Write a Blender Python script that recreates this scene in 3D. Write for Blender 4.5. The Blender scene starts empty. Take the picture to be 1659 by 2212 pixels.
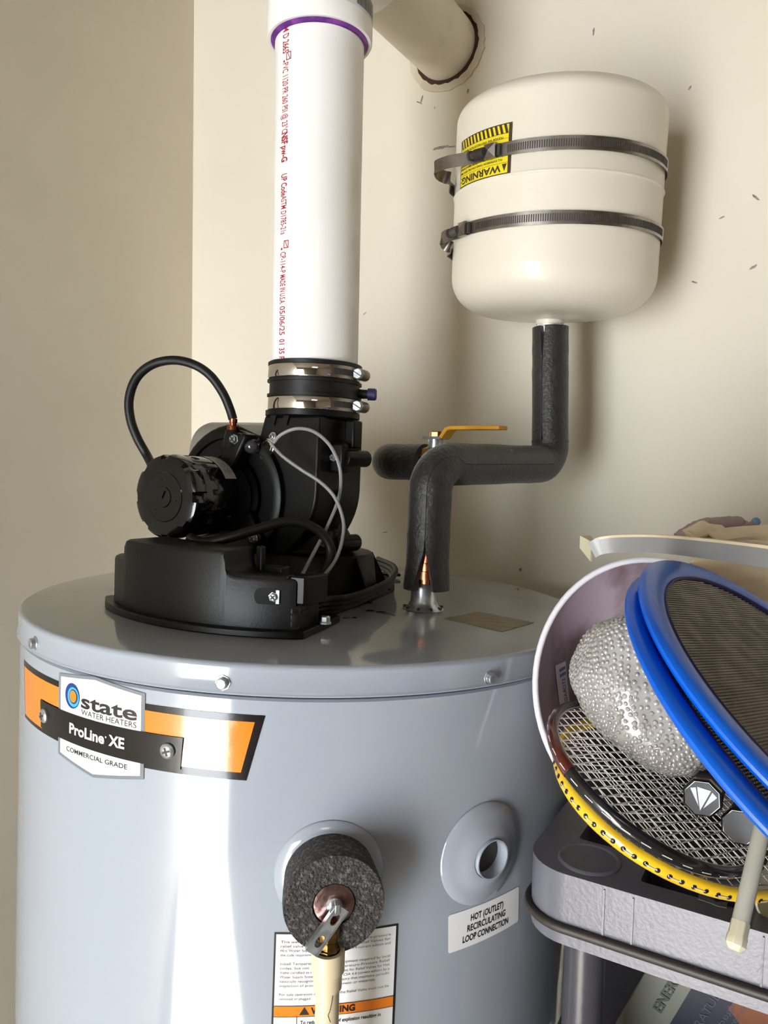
import bpy, bmesh, math, random
from mathutils import Vector as V, Matrix
random.seed(7)
S = bpy.context.scene
COL = S.collection

# ------------------------------------------------------------------ camera
CW, CH, FPX = 1659.0, 2212.0, 1661.0
PITCH, ROLL, CZ = 0.068, 0.0233, 1.75
FWD = V((0, math.cos(PITCH), -math.sin(PITCH)))
_r = V((1, 0, 0)); _u = _r.cross(FWD)
RIGHT = _r * math.cos(ROLL) + _u * math.sin(ROLL)
UP = _u * math.cos(ROLL) - _r * math.sin(ROLL)
cam = bpy.data.cameras.new('camera'); camo = bpy.data.objects.new('camera', cam); COL.objects.link(camo)
cam.sensor_fit = 'VERTICAL'; cam.sensor_height = 36.0; cam.lens = 36.0 * FPX / CH
cam.clip_start = 0.02
M = Matrix((RIGHT, UP, -FWD)).transposed().to_4x4(); M.translation = V((0, 0, CZ))
camo.matrix_world = M
S.camera = camo

# room axes: ED points into the back wall, EB runs along it
ED = V((0.5, 0.866, 0)); EB = V((0.866, -0.5, 0))
WALL_D, WALL_B = 1.0, -0.97
def room(b, d, z): return EB * b + ED * d + V((0, 0, z))

# ------------------------------------------------------------------ light
w = bpy.data.worlds.new('world'); S.world = w; w.use_nodes = True
w.node_tree.nodes['Background'].inputs[0].default_value = (0.75, 0.85, 1, 1)
w.node_tree.nodes['Background'].inputs[1].default_value = 0.3
def area(name, loc, rot, sx, sy, power, color):
    l = bpy.data.lights.new(name, 'AREA'); l.shape = 'RECTANGLE'; l.size = sx; l.size_y = sy
    l.energy = power; l.color = color
    o = bpy.data.objects.new(name, l); COL.objects.link(o); o.location = loc; o.rotation_euler = rot
    return o
def facing(n):   # rotation whose -Z looks along n, local Y vertical
    z = -n.normalized(); x = V((0, 0, 1)).cross(z).normalized(); y = z.cross(x)
    return Matrix((x, y, z)).transposed().to_euler()
# the open doorway behind the photographer: DB0..DB1 along the rear wall, at room depth HD0
DB0, DB1, DH, HD0 = -0.95, -0.02, 2.06, -2.6
area('doorway_daylight', room((DB0 + DB1) / 2, HD0 - 0.02, DH / 2), facing(ED), DB1 - DB0, DH, 66, (0.92, 0.965, 1.0))
sun = bpy.data.lights.new('sun', 'SUN'); sun.energy = 70; sun.angle = 0.01; sun.color = (1.0, 0.97, 0.92)
suno = bpy.data.objects.new('sun', sun); COL.objects.link(suno)
suno.rotation_euler = facing(ED + EB * 0.12 + V((0, 0, -1.25)))
# weak fill light added under the ceiling to lift the back wall
area('ceiling_fill', room(0.9, -1.2, 2.62), (0, 0, 0), 0.5, 0.5, 2.5, (1.0, 0.95, 0.88))
S.view_settings.view_transform = 'Standard'; S.view_settings.look = 'None'
S.view_settings.gamma = 1; S.view_settings.use_curve_mapping = False
S.view_settings.exposure = 0.9
S.cycles.max_bounces = 8; S.cycles.diffuse_bounces = 5; S.cycles.glossy_bounces = 4
S.cycles.sample_clamp_indirect = 6; S.cycles.use_denoising = True
S.cycles.caustics_reflective = False; S.cycles.caustics_refractive = False

# ------------------------------------------------------------------ frames
TX, TY = -0.01674, -0.01037           # the heater leans about a degree
TO = V((-0.0741, 0.8065, CZ - 0.1472))
EN = V((-TX, -TY, 1)).normalized(); EX = V((1, 0, TX)).normalized(); EY = EN.cross(EX)
def L(p): return TO + EX * p[0] + EY * p[1] + EN * p[2]
def inv(P): q = V(P) - TO; return V((q.dot(EX), q.dot(EY), q.dot(EN)))
CAMP = V((0, 0, CZ))
def ray(x, y): return RIGHT * ((x - CW / 2) / FPX) - UP * ((y - CH / 2) / FPX) + FWD
def at(x, y, Y): d = ray(x, y); return CAMP + d * (Y / d.y)          # world point at forward distance Y
def atl(x, y, ly):                                                    # heater-frame point with local y = ly
    d = ray(x, y); t = (ly + (TO - CAMP).dot(EY)) / d.dot(EY); return inv(CAMP + d * t)
def attop(x, y, dz=0.0):
    d = ray(x, y); t = (TO - CAMP + EN * dz).dot(EN) / d.dot(EN); return inv(CAMP + d * t)
def atz(x, y, z): d = ray(x, y); return CAMP + d * ((z - CZ) / d.z)
def atwall(x, y, off=0.0): d = ray(x, y); return CAMP + d * ((WALL_D - off) / d.dot(ED))
def ident(p): return V(p)

# ------------------------------------------------------------------ mesh builder
class MB:
    def __init__(s, fr=ident): s.v = []; s.f = []; s.fr = fr
    def add(s, vs, fs):
        o = len(s.v); s.v += [s.fr(p) for p in vs]; s.f += [tuple(i + o for i in f) for f in fs]; return s
    def box(s, c, h, ax=None):
        X, Y, Z = ax or (V((1, 0, 0)), V((0, 1, 0)), V((0, 0, 1))); c = V(c)
        vs = [c + X * (h[0] * i) + Y * (h[1] * j) + Z * (h[2] * k) for i in (-1, 1) for j in (-1, 1) for k in (-1, 1)]
        return s.add(vs, [(0, 1, 3, 2), (4, 6, 7, 5), (0, 4, 5, 1), (2, 3, 7, 6), (0, 2, 6, 4), (1, 5, 7, 3)])
    def prism(s, poly, m, w0, w1):
        n = len(poly); vs = [m(u, v, w0) for u, v in poly] + [m(u, v, w1) for u, v in poly]
        return s.add(vs, [tuple(range(n))[::-1], tuple(range(n, 2 * n))] + [(i, (i + 1) % n, n + (i + 1) % n, n + i) for i in range(n)])
    def lathe(s, c, ax, prof, n=48, ref=None, cap=True):
        c = V(c); ax = V(ax).normalized(); X = (V(ref) if ref else ax.orthogonal()); X = (X - ax * X.dot(ax)).normalized(); Y = ax.cross(X)
        vs = []; fs = []
        for r, h in prof:
            vs += [c + ax * h + (X * math.cos(t) + Y * math.sin(t)) * r for t in [2 * math.pi * k / n for k in range(n)]]
        for i in range(len(prof) - 1):
            fs += [(i * n + k, i * n + (k + 1) % n, (i + 1) * n + (k + 1) % n, (i + 1) * n + k) for k in range(n)]
        if cap: fs += [tuple(range(n))[::-1], tuple(range((len(prof) - 1) * n, len(prof) * n))]
        return s.add(vs, fs)
    def tube(s, pts, r, n=12, closed=False, cap=True, flat=None):
        pts = [V(p) for p in pts]; m = len(pts)
        T = []
        for i in range(m):
            a = pts[(i - 1) % m] if (closed or i) else pts[0]; b = pts[(i + 1) % m] if (closed or i < m - 1) else pts[-1]
            T.append((b - a).normalized())
        X = T[0].orthogonal().normalized() if flat is None else (V(flat) - T[0] * V(flat).dot(T[0])).normalized()
        vs = []
        for i in range(m):
            X = (X - T[i] * X.dot(T[i])).normalized() if flat is None else (V(flat) - T[i] * V(flat).dot(T[i])).normalized()
            Y = T[i].cross(X); ri = r[i] if isinstance(r, (list, tuple)) and len(r) == m and flat is None else r
            rx, ry = (ri if isinstance(ri, (list, tuple)) else (ri, ri))
            if flat is not None and n == 4:
                vs += [pts[i] + X * (rx * a) + Y * (ry * b) for a, b in ((1, 1), (-1, 1), (-1, -1), (1, -1))]
            else:
                vs += [pts[i] + X * (rx * math.cos(t)) + Y * (ry * math.sin(t)) for t in [2 * math.pi * k / n for k in range(n)]]
        fs = []
        for i in range(m if closed else m - 1):
            j = (i + 1) % m; fs += [(i * n + k, i * n + (k + 1) % n, j * n + (k + 1) % n, j * n + k) for k in range(n)]
        if cap and not closed: fs += [tuple(range(n))[::-1], tuple(range((m - 1) * n, m * n))]
        return s.add(vs, fs)
    def ball(s, c, r, n=16, ax=None):
        X, Y, Z = ax or (V((1, 0, 0)), V((0, 1, 0)), V((0, 0, 1))); c = V(c); r = r if isinstance(r, (list, tuple)) else (r, r, r)
        vs = []; k2 = n // 2
        for i in range(k2 + 1):
            p = math.pi * (i / k2); p = min(max(p, 1e-3), math.pi - 1e-3)
            vs += [c + X * (r[0] * math.sin(p) * math.cos(t)) + Y * (r[1] * math.sin(p) * math.sin(t)) + Z * (r[2] * math.cos(p)) for t in [2 * math.pi * k / n for k in range(n)]]
        fs = [(i * n + k, (i + 1) * n + k, (i + 1) * n + (k + 1) % n, i * n + (k + 1) % n) for i in range(k2) for k in range(n)]
        return s.add(vs, fs)
    def foam(s, pts, ro, ri, gap, gdir, n=40, wob=0.0):
        # split sleeve: C-shaped section; gap[i] = half opening angle around direction gdir
        pts = [V(p) for p in pts]; m = len(pts); vs = []
        for i in range(m):
            T = (pts[min(i + 1, m - 1)] - pts[max(i - 1, 0)]).normalized(); G = V(gdir[i] if isinstance(gdir, list) else gdir)
            X = (G - T * G.dot(T)).normalized(); Y = T.cross(X); g = gap[i]; o = ro[i]
            q = 1 + (random.uniform(-wob, wob) if wob else 0)
            A = [g + (2 * math.pi - 2 * g) * k / (n - 1) for k in range(n)]
            vs += [pts[i] + (X * math.cos(t) + Y * math.sin(t)) * o * q for t in A]
            vs += [pts[i] + (X * math.cos(t) + Y * math.sin(t)) * ri for t in A[::-1]]
        k2 = 2 * n; fs = []
        for i in range(m - 1): fs += [(i * k2 + k, i * k2 + (k + 1) % k2, (i + 1) * k2 + (k + 1) % k2, (i + 1) * k2 + k) for k in range(k2)]
        for i in (0, m - 1):
            fs += [(i * k2 + k, i * k2 + k + 1, i * k2 + k2 - 2 - k, i * k2 + k2 - 1 - k) for k in range(n - 1)]
        return s.add(vs, fs)

def spline(P, k=8, closed=False):
    P = [V(p) for p in P]; n = len(P); out = []
    for i in range(n if closed else n - 1):
        g = (lambda j: P[j % n]) if closed else (lambda j: P[min(max(j, 0), n - 1)])
        a, b, c, d = g(i - 1), g(i), g(i + 1), g(i + 2)
        for q in range(k):
            t = q / k
            out.append(0.5 * ((2 * b) + (c - a) * t + (2 * a - 5 * b + 4 * c - d) * t * t + (3 * b - a - 3 * c + d) * t ** 3))
    if not closed: out.append(P[-1])
    return out

def obj(name, mb, mat, parent=None, bevel=0.0, seg=2, sharp=35, kind=None):
    me = bpy.data.meshes.new(name)
    lo = [min(p[i] for p in mb.v) for i in range(3)]; hi = [max(p[i] for p in mb.v) for i in range(3)]
    c = V([(lo[i] + hi[i]) / 2 for i in range(3)])
    me.from_pydata([V(p) - c for p in mb.v], [], mb.f); me.validate()
    bm = bmesh.new(); bm.from_mesh(me); bmesh.ops.recalc_face_normals(bm, faces=bm.faces); bm.to_mesh(me); bm.free()
    for p in me.polygons: p.use_smooth = True
    me.set_sharp_from_angle(angle=math.radians(sharp))
    me.materials.append(mat)
    o = bpy.data.objects.new(name, me); COL.objects.link(o)
    par(o, parent); o.location = c if parent is None else c - wloc(parent)
    if bevel:
        b = o.modifiers.new('bevel', 'BEVEL'); b.width = bevel; b.segments = seg; b.limit_method = 'ANGLE'; b.angle_limit = math.radians(40)
    if kind: o['kind'] = kind
    return o
def wloc(o):
    p = V(o.location)
    return p if o.parent is None else p + wloc(o.parent)
def par(o, p):
    if p is not None: o.parent = p
def thing(name, label, cat, loc, group=None):
    o = bpy.data.objects.new(name, None); COL.objects.link(o); o.location = loc; o.empty_display_size = 0.05
    o['label'] = label; o['category'] = cat
    if group: o['group'] = group
    return o
def tag(o, label, cat, group=None):
    o['label'] = label; o['category'] = cat
    if group: o['group'] = group
    return o

# ------------------------------------------------------------------ materials
def lin(c): return tuple(((x / 255) / 12.92 if x <= 10 else (((x / 255) + 0.055) / 1.055) ** 2.4) for x in c)
def mat(name, rgb, rough=0.5, metal=0.0, coat=0.0, var=None, vscale=8, bump=0.0, bscale=60, bdist=0.001, detail=4, trans=0.0, ior=1.5, spec=0.5, vlo=0.4, vhi=0.6, stretch=None, sheen=0.0):
    m = bpy.data.materials.new(name); m.use_nodes = True; N = m.node_tree.nodes; Lk = m.node_tree.links
    b = N['Principled BSDF']; c = (*lin(rgb), 1)
    b.inputs['Base Color'].default_value = c; b.inputs['Roughness'].default_value = rough; b.inputs['Metallic'].default_value = metal
    b.inputs['Coat Weight'].default_value = coat; b.inputs['Coat Roughness'].default_value = 0.06
    b.inputs['Transmission Weight'].default_value = trans; b.inputs['IOR'].default_value = ior; b.inputs['Specular IOR Level'].default_value = spec
    b.inputs['Sheen Weight'].default_value = sheen
    if var or bump:
        tc = N.new('ShaderNodeTexCoord'); src = tc.outputs['Object']
        if stretch:
            mp = N.new('ShaderNodeMapping'); mp.inputs['Scale'].default_value = stretch; Lk.new(src, mp.inputs[0]); src = mp.outputs[0]
    if var:
        nz = N.new('ShaderNodeTexNoise'); nz.inputs['Scale'].default_value = vscale; nz.inputs['Detail'].default_value = detail; Lk.new(src, nz.inputs['Vector'])
        r = N.new('ShaderNodeValToRGB'); r.color_ramp.elements[0].position = vlo; r.color_ramp.elements[1].position = vhi
        r.color_ramp.elements[0].color = c; r.color_ramp.elements[1].color = (*lin(var), 1)
        Lk.new(nz.outputs[0], r.inputs[0]); Lk.new(r.outputs[0], b.inputs['Base Color'])
    if bump:
        n2 = N.new('ShaderNodeTexNoise'); n2.inputs['Scale'].default_value = bscale; n2.inputs['Detail'].default_value = 3; Lk.new(src, n2.inputs['Vector'])
        bp = N.new('ShaderNodeBump'); bp.inputs['Strength'].default_value = bump; bp.inputs['Distance'].default_value = bdist
        Lk.new(n2.outputs[0], bp.inputs['Height']); Lk.new(bp.outputs[0], b.inputs['Normal'])
    return m
MT = dict(
    wall=mat('wall_paint', (227, 219, 202), 0.75, var=(222, 214, 196), vscale=3, bump=0.15, bscale=45, bdist=0.002),
    side=mat('unseen_wall_dark', (112, 100, 84), 0.85, var=(98, 88, 74), vscale=6, stretch=(1, 1, 8)),  # unseen walls and ceiling made dark to cut bounce light
    ceil=mat('ceiling_paint', (228, 224, 214), 0.9, var=(222, 218, 208), vscale=4),
    floor=mat('concrete', (150, 146, 140), 0.7, var=(125, 122, 117), vscale=5, bump=0.2),
    patch=mat('spackle', (212, 203, 182), 0.95, bump=0.5, bscale=120, var=(203, 192, 168), vscale=40),
    hole=mat('hole_dark', (70, 48, 36), 0.9, bump=0.3),
    scuff=mat('scuff', (116, 108, 104), 0.8, var=(160, 150, 140), vscale=200),
    paint=mat('heater_paint', (163, 171, 181), 0.10, coat=0.5, bump=0.012, bscale=25, bdist=0.002, var=(161, 167, 178), vscale=6),
    blackpl=mat('black_plastic', (7, 6, 6), 0.38, spec=0.26, bump=0.18, bscale=500, bdist=0.0005, var=(13, 12, 12), vscale=9),
    blackgl=mat('black_enamel', (6, 6, 6), 0.12, spec=0.35, coat=0.3, bump=0.04, bscale=40),
    rubber=mat('rubber', (13, 12, 12), 0.45, spec=0.35, bump=0.15, bscale=200, var=(20, 19, 18), vscale=20),
    foam=mat('pipe_foam', (27, 25, 23), 0.5, var=(37, 34, 31), vscale=90, bump=0.7, bscale=260, bdist=0.0016, sheen=0.15),
    foam2=mat('open_cell_foam', (52, 49, 48), 0.75, var=(104, 98, 95), vscale=330, vlo=0.5, vhi=0.68, bump=1.0, bscale=520, bdist=0.003),
    pvc=mat('white_pvc', (240, 238, 235), 0.28, coat=0.1, bump=0.02, var=(236, 234, 230), vscale=10),
    pvcold=mat('painted_pvc', (230, 222, 206), 0.7, var=(206, 196, 178), vscale=14, vlo=0.5, vhi=0.85, bump=0.2),
    cpvc=mat('cream_cpvc', (226, 212, 178), 0.4, var=(221, 206, 170), vscale=20),
    primer=mat('purple_primer', (92, 34, 120), 0.45, var=(150, 80, 170), vscale=60, vlo=0.45, vhi=0.75),
    enamel=mat('cream_enamel', (221, 214, 198), 0.46, coat=0.3, bump=0.02, bscale=200, var=(218, 211, 194), vscale=10),
    steel=mat('steel_band', (160, 152, 146), 0.34, 1.0, var=(140, 132, 126), vscale=60, bump=0.03),
    chrome=mat('polished_steel', (225, 222, 218), 0.08, 1.0, bump=0.02),
    zinc=mat('zinc', (205, 210, 213), 0.3, 0.75, bump=0.05, var=(165, 170, 172), vscale=90),
    slot=mat('slot_dark', (52, 47, 44), 0.6, var=(60, 54, 50)),
    brass=mat('brass', (190, 150, 90), 0.25, 1.0, var=(150, 115, 65), vscale=80),
    redbrass=mat('tarnished_brass', (176, 146, 140), 0.28, 1.0, var=(140, 112, 110), vscale=160, bump=0.2, bscale=300),
    copper=mat('copper', (210, 128, 92), 0.25, 1.0, var=(150, 80, 55), vscale=60, bump=0.05),
    yellow=mat('lever_yellow', (208, 150, 28), 0.5, var=(196, 138, 24), vscale=40),
    wire=mat('grey_wire', (140, 140, 138), 0.4, var=(132, 132, 130)),
    orange=mat('badge_orange', (246, 138, 40), 0.12, coat=0.4, bump=0.12, bscale=45, bdist=0.002, var=(243, 134, 36)),
    ink=mat('badge_black', (14, 11, 11), 0.14, coat=0.25, spec=0.35, bump=0.1, bscale=45, bdist=0.002, var=(28, 24, 24)),
    white=mat('label_white', (240, 240, 240), 0.3, var=(237, 237, 238)),
    greyb=mat('badge_grey', (128, 132, 140), 0.3, var=(122, 126, 134)),
    print_=mat('print_black', (28, 25, 26), 0.5, var=(34, 30, 31)),
    printg=mat('print_grey', (96, 92, 94), 0.5, var=(104, 100, 102)),
    red=mat('print_red', (150, 16, 42), 0.5, var=(164, 34, 58), vscale=90),
    navy=mat('logo_navy', (28, 62, 140), 0.3, var=(24, 50, 124)),
    cyan=mat('logo_cyan', (70, 185, 225), 0.3, var=(60, 170, 215)),
    silver=mat('silver_label', (196, 196, 194), 0.4, 0.3, var=(186, 186, 184)),
    foil=mat('worn_foil', (146, 136, 116), 0.35, 0.1, var=(104, 95, 78), vscale=25, vlo=0.4, vhi=0.7, stretch=(1, 6, 1), bump=0.1),
    yel=mat('caution_yellow', (232, 212, 40), 0.35, var=(226, 206, 36)),
    brown=mat('caution_dark', (52, 38, 30), 0.4, var=(58, 44, 34)),
    cap=mat('vinyl_cap', (48, 44, 92), 0.45, var=(42, 38, 82)),
    shelf=mat('grey_resin', (102, 102, 112), 0.3, bump=0.35, bscale=330, bdist=0.0008, var=(108, 108, 118), vscale=12),
    postm=mat('post_resin', (62, 61, 66), 0.28, bump=0.2, bscale=330, bdist=0.0005, var=(66, 65, 70), vscale=12),
    shelfled=mat('resin_ledge_shaded', (58, 50, 44), 0.5, bump=0.2, bscale=300, var=(52, 45, 40)),  # darker brown puts the unlit top of the rolled edge into its colour
    void=mat('recess_shade', (14, 12, 11), 0.8, var=(18, 16, 14)),  # flat black standing for the shade inside recess and vent holes
    tub=mat('marbled_plastic', (182, 166, 176), 0.35, var=(104, 72, 74), vscale=20, vlo=0.44, vhi=0.62, detail=5, stretch=(1.0, 0.5, 0.5), bump=0.02),
    tubrim=mat('tub_rim', (226, 224, 232), 0.3, var=(218, 214, 224)),
    wrap=mat('bubble_wrap', (206, 201, 198), 0.05, trans=0.3, ior=1.5, coat=1.0, spec=1.0, var=(184, 178, 174), vscale=40, bump=0.2, bscale=260, bdist=0.002),
    blue=mat('blue_satin', (0, 98, 218), 0.34, coat=0.1, bump=0.1, bscale=700, bdist=0.0004, var=(0, 90, 206), vscale=14),
    mesh=mat('dark_mesh', (138, 132, 122), 0.35, 0.25, var=(112, 106, 98), vscale=60),
    meshback=mat('mesh_backing', (30, 27, 25), 0.7, var=(38, 34, 31), vscale=30),
    rackblk=mat('racket_black', (20, 18, 18), 0.2, coat=0.6, var=(30, 27, 27), vscale=30),
    rackred=mat('racket_maroon', (88, 28, 20), 0.25, coat=0.5, var=(70, 22, 18), vscale=40),
    rackyel=mat('racket_yellow', (240, 196, 40), 0.2, coat=0.5, var=(228, 182, 34), vscale=40),
    cover=mat('pad_black', (22, 17, 22), 0.7, var=(34, 26, 32), vscale=30, bump=0.3, bscale=80),  # black of the pad added behind the strings
    string=mat('racket_string', (246, 242, 240), 0.35, var=(224, 218, 214)),
    grip=mat('grip_black', (44, 42, 44), 0.5, bump=0.1, var=(52, 50, 52), vscale=60),
    grip2=mat('grip_wrap', (78, 68, 58), 0.7, bump=0.3, bscale=150, var=(62, 54, 46), vscale=40),
    logo=mat('grip_logo', (218, 224, 234), 0.4, var=(210, 216, 226)),
    aluminium=mat('grey_strip', (150, 150, 150), 0.45, 0.2, bump=0.05, var=(142, 141, 140), vscale=20),
    tan=mat('tan_paper', (232, 216, 184), 0.75, var=(212, 184, 140), vscale=18, vlo=0.5, vhi=0.85, stretch=(1, 1, 5), bump=0.1),
    cream=mat('cream_strap', (214, 198, 168), 0.6, var=(200, 182, 150), vscale=30),
    mauve=mat('mauve_cloth', (158, 138, 136), 0.8, var=(138, 118, 118), vscale=30, bump=0.4, bscale=90, bdist=0.003),
    bluetip=mat('blue_tip', (96, 140, 172), 0.5, var=(88, 130, 162)),
    rod=mat('grey_rod', (178, 174, 162), 0.4, var=(170, 166, 154), vscale=30),
    rodtip=mat('cream_ferrule', (222, 214, 186), 0.35, var=(214, 206, 178)),
    carton=mat('carton_grey', (150, 146, 130), 0.8, var=(138, 134, 118), vscale=9, bump=0.1),
    cartonw=mat('carton_pale_shaded', (122, 122, 110), 0.7, var=(114, 114, 102), vscale=14),  # carton colours darkened to stand for the shade under the shelf
    cartonb=mat('carton_navy_shaded', (12, 12, 34), 0.5, var=(8, 16, 40), vscale=8),
    cartono=mat('carton_orange_shaded', (120, 62, 22), 0.6, var=(104, 52, 18), vscale=12),
    textg=mat('print_green_grey', (62, 68, 58), 0.6, var=(68, 74, 64)),
    textp=mat('print_pale', (64, 68, 86), 0.6, var=(60, 64, 80)),
    drop=mat('water', (255, 255, 255), 0.02, trans=1.0, ior=1.33, var=(250, 252, 255)),
    leadgrey=mat('grey_plastic', (132, 128, 122), 0.35, var=(124, 120, 114)),
)

# ------------------------------------------------------------------ text and flat shapes
_tc = {}
def text_mesh(body, bold=0.0):
    k = (body, bold)
    if k not in _tc:
        cu = bpy.data.curves.new('t', 'FONT'); cu.body = body; cu.size = 1; cu.resolution_u = 3; cu.offset = bold
        ob = bpy.data.objects.new('t', cu); me = bpy.data.meshes.new_from_object(ob)
        vs = [(v.co.x, v.co.y) for v in me.vertices]; fs = [tuple(p.vertices) for p in me.polygons]
        bpy.data.objects.remove(ob); bpy.data.meshes.remove(me)
        _tc[k] = (vs, fs)
    return _tc[k]
def text(mb, body, m, u0, v0, h, width=None, bold=0.0, align='L', maxw=None):
    """lay text on a surface map m(u, v); v0 is the baseline, h the capital height; width stretches to fit"""
    vs, fs = text_mesh(body, bold)
    if not vs: return
    x0 = min(v[0] for v in vs); x1 = max(v[0] for v in vs); s = h / 0.69
    sx = width / (x1 - x0) if width else s
    if maxw and (x1 - x0) * sx > maxw: sx = maxw / (x1 - x0)
    wd = (x1 - x0) * sx; off = {'L': 0, 'C': -wd / 2, 'R': -wd}[align]
    mb.add([m(u0 + off + (x - x0) * sx, v0 + y * s) for x, y in vs], fs)
def patch(mb, poly, m, step):
    """fill a 2-D polygon, cut it along u so it can wrap round a cylinder, map it"""
    bm = bmesh.new(); vs = [bm.verts.new((p[0], p[1], 0)) for p in poly]; bm.faces.new(vs)
    bmesh.ops.triangulate(bm, faces=bm.faces)
    u0 = min(p[0] for p in poly); u1 = max(p[0] for p in poly); k = max(1, int((u1 - u0) / step))
    for i in range(1, k):
        bmesh.ops.bisect_plane(bm, geom=bm.verts[:] + bm.edges[:] + bm.faces[:], plane_co=(u0 + (u1 - u0) * i / k, 0, 0), plane_no=(1, 0, 0))
    bm.verts.index_update()
    mb.add([m(v.co.x, v.co.y) for v in bm.verts], [tuple(v.index for v in f.verts) for f in bm.faces]); bm.free()
def rect(u0, v0, u1, v1): return [(u0, v0), (u1, v0), (u1, v1), (u0, v1)]
def circ(u, v, ru, rv=None, n=28): rv = rv or ru; return [(u + ru * math.cos(2 * math.pi * k / n), v + rv * math.sin(2 * math.pi * k / n)) for k in range(n)]
def filled(outlines, extrude):
    """2-D outlines with holes -> verts, faces of an extruded plate"""
    cu = bpy.data.curves.new('s', 'CURVE'); cu.dimensions = '2D'; cu.fill_mode = 'BOTH'; cu.extrude = extrude
    for o in outlines:
        sp = cu.splines.new('POLY'); sp.points.add(len(o) - 1); sp.use_cyclic_u = True
        for p, q in zip(sp.points, o): p.co = (q[0], q[1], 0, 1)
    ob = bpy.data.objects.new('s', cu); me = bpy.data.meshes.new_from_object(ob)
    r = ([tuple(v.co) for v in me.vertices], [tuple(p.vertices) for p in me.polygons]); bpy.data.objects.remove(ob); bpy.data.meshes.remove(me); return r

# ================================================================== the room
def struct(name, mb, m, parent=None, **k):
    o = obj(name, mb, m, parent, **k)
    if parent is None: o['kind'] = 'structure'
    return o
RA = (EB, ED, V((0, 0, 1)))
HB = 2.2                              # far side wall
zc = 1.35
wall_back = struct('wall_back', MB().box(room((WALL_B + HB) / 2, WALL_D + 0.05, zc), ((HB - WALL_B) / 2 + 0.1, 0.05, zc), RA), MT['wall'])
struct('wall_left', MB().box(room(WALL_B - 0.05, (HD0 + WALL_D) / 2, zc), (0.05, (WALL_D - HD0) / 2, zc), RA), MT['wall'])
struct('wall_right', MB().box(room(HB + 0.05, (HD0 + WALL_D) / 2, zc), (0.05, (WALL_D - HD0) / 2, zc), RA), MT['side'])
wr = MB()
for b0, b1, z0, z1 in ((WALL_B - .1, DB0, 0, 2.7), (DB1, HB + .1, 0, 2.7), (DB0, DB1, DH, 2.7)):
    wr.box(room((b0 + b1) / 2, HD0 - 0.05, (z0 + z1) / 2), ((b1 - b0) / 2, 0.05, (z1 - z0) / 2), RA)
struct('wall_rear', wr, MT['side'])
struct('floor', MB().box(room((WALL_B + HB) / 2, (HD0 + WALL_D) / 2, -0.05), ((HB - WALL_B) / 2 + 0.1, (WALL_D - HD0) / 2 + 0.1, 0.05), RA), MT['floor'])
struct('ceiling', MB().box(room((WALL_B + HB) / 2, (HD0 + WALL_D) / 2, 2.75), ((HB - WALL_B) / 2 + 0.1, (WALL_D - HD0) / 2 + 0.1, 0.05), RA), MT['side'])
tr = MB()
tr.box(room(DB1 + 0.03, HD0 + .008, DH / 2), (0.03, 0.008, DH / 2), RA)
tr.box(room((DB0 + DB1) / 2, HD0 + .008, DH + 0.03), ((DB1 - DB0) / 2 + 0.02, 0.008, 0.03), RA)
struct('trim_1', tr, MT['ceil'])
# scuffs on the back wall: (px, py, half length, half height, tilt)
def wallmap(px, py):
    c = atwall(px, py, 0.0006)
    return lambda u, v, w=0.0: c + EB * u + V((0, 0, 1)) * v - ED * w
for i, (px, py, a, b2, t) in enumerate(((911, 214, .006, .0012, 70), (906, 222, .006, .001, -30), (939, 233, .002, .0006, 80), (952, 319, .013, .0022, 2), (975, 317, .008, .0008, -4),
        (1011, 197, .004, .0015, 80), (1282, 68, .005, .0012, 85), (1632, 426, .006, .0015, -40), (1628, 577, .005, .0018, 30), (150, 0, 0, 0, 0), (788, 677, .005, .0008, 30), (1124, 1231, .0025, .0025, 0),
        (1490, 190, .003, .001, 60), (1560, 470, .004, .001, 20), (1500, 610, .004, .001, -20), (832, 1150, .005, .0008, 8), (976, 1016, .002, .001, 0))):
    if a == 0: continue
    m = wallmap(px, py); ct, st = math.cos(math.radians(t)), math.sin(math.radians(t)); q = []
    for k in range(14):
        an = 2 * math.pi * k / 14; rr = random.uniform(0.65, 1.1); x, y = a * rr * math.cos(an), b2 * rr * math.sin(an); q.append((x * ct - y * st, x * st + y * ct))
    obj('scuff_mark', MB().prism(q, m, 0, 0.0004), MT['scuff'], wall_back)

# ================================================================== the heater
R_BODY, R_LID = 0.2795, 0.2815
base = V((TO.x, TO.y, 0)); 
heater = thing('water_heater', 'tall grey cylindrical water heater with an orange and black badge, standing against the wall corner', 'water heater', base)
HB_LEN = (CZ - 0.1472) / EN.z - 0.006
obj('tank_jacket', MB(L).lathe((0, 0, 0), (0, 0, 1), [(R_BODY - .01, -HB_LEN), (R_BODY, -HB_LEN + .004), (R_BODY, -0.026), (R_BODY - 0.002, -0.0245), (R_BODY - .01, -0.0245)], 160), MT['paint'], heater)
pr = [(R_LID - .012, -0.022), (R_LID + .0006, -0.022), (R_LID + .001, -0.0212), (R_LID + .0005, -0.0202), (R_LID, -0.0195), (R_LID - .0004, -0.004)]
pr += [(R_LID - 0.004 + 0.0036 * math.cos(t), -0.004 + 0.004 * math.sin(t)) for t in [math.pi / 2 * k / 5 for k in range(1, 6)]] + [(0.2, 0.0002), (0.1, 0.0001), (0.002, 0)]
obj('tank_lid', MB(L).lathe((0, 0, 0), (0, 0, 1), pr, 160), MT['paint'], heater, sharp=50)
def cyl(R):      # surface map: u = arc length (m) from the front, v = height
    return lambda u, v, w=0.0: L(((R + w) * math.sin(u / R), -(R + w) * math.cos(u / R), v))
def arc(th, R=R_BODY): return math.radians(th) * R
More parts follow.
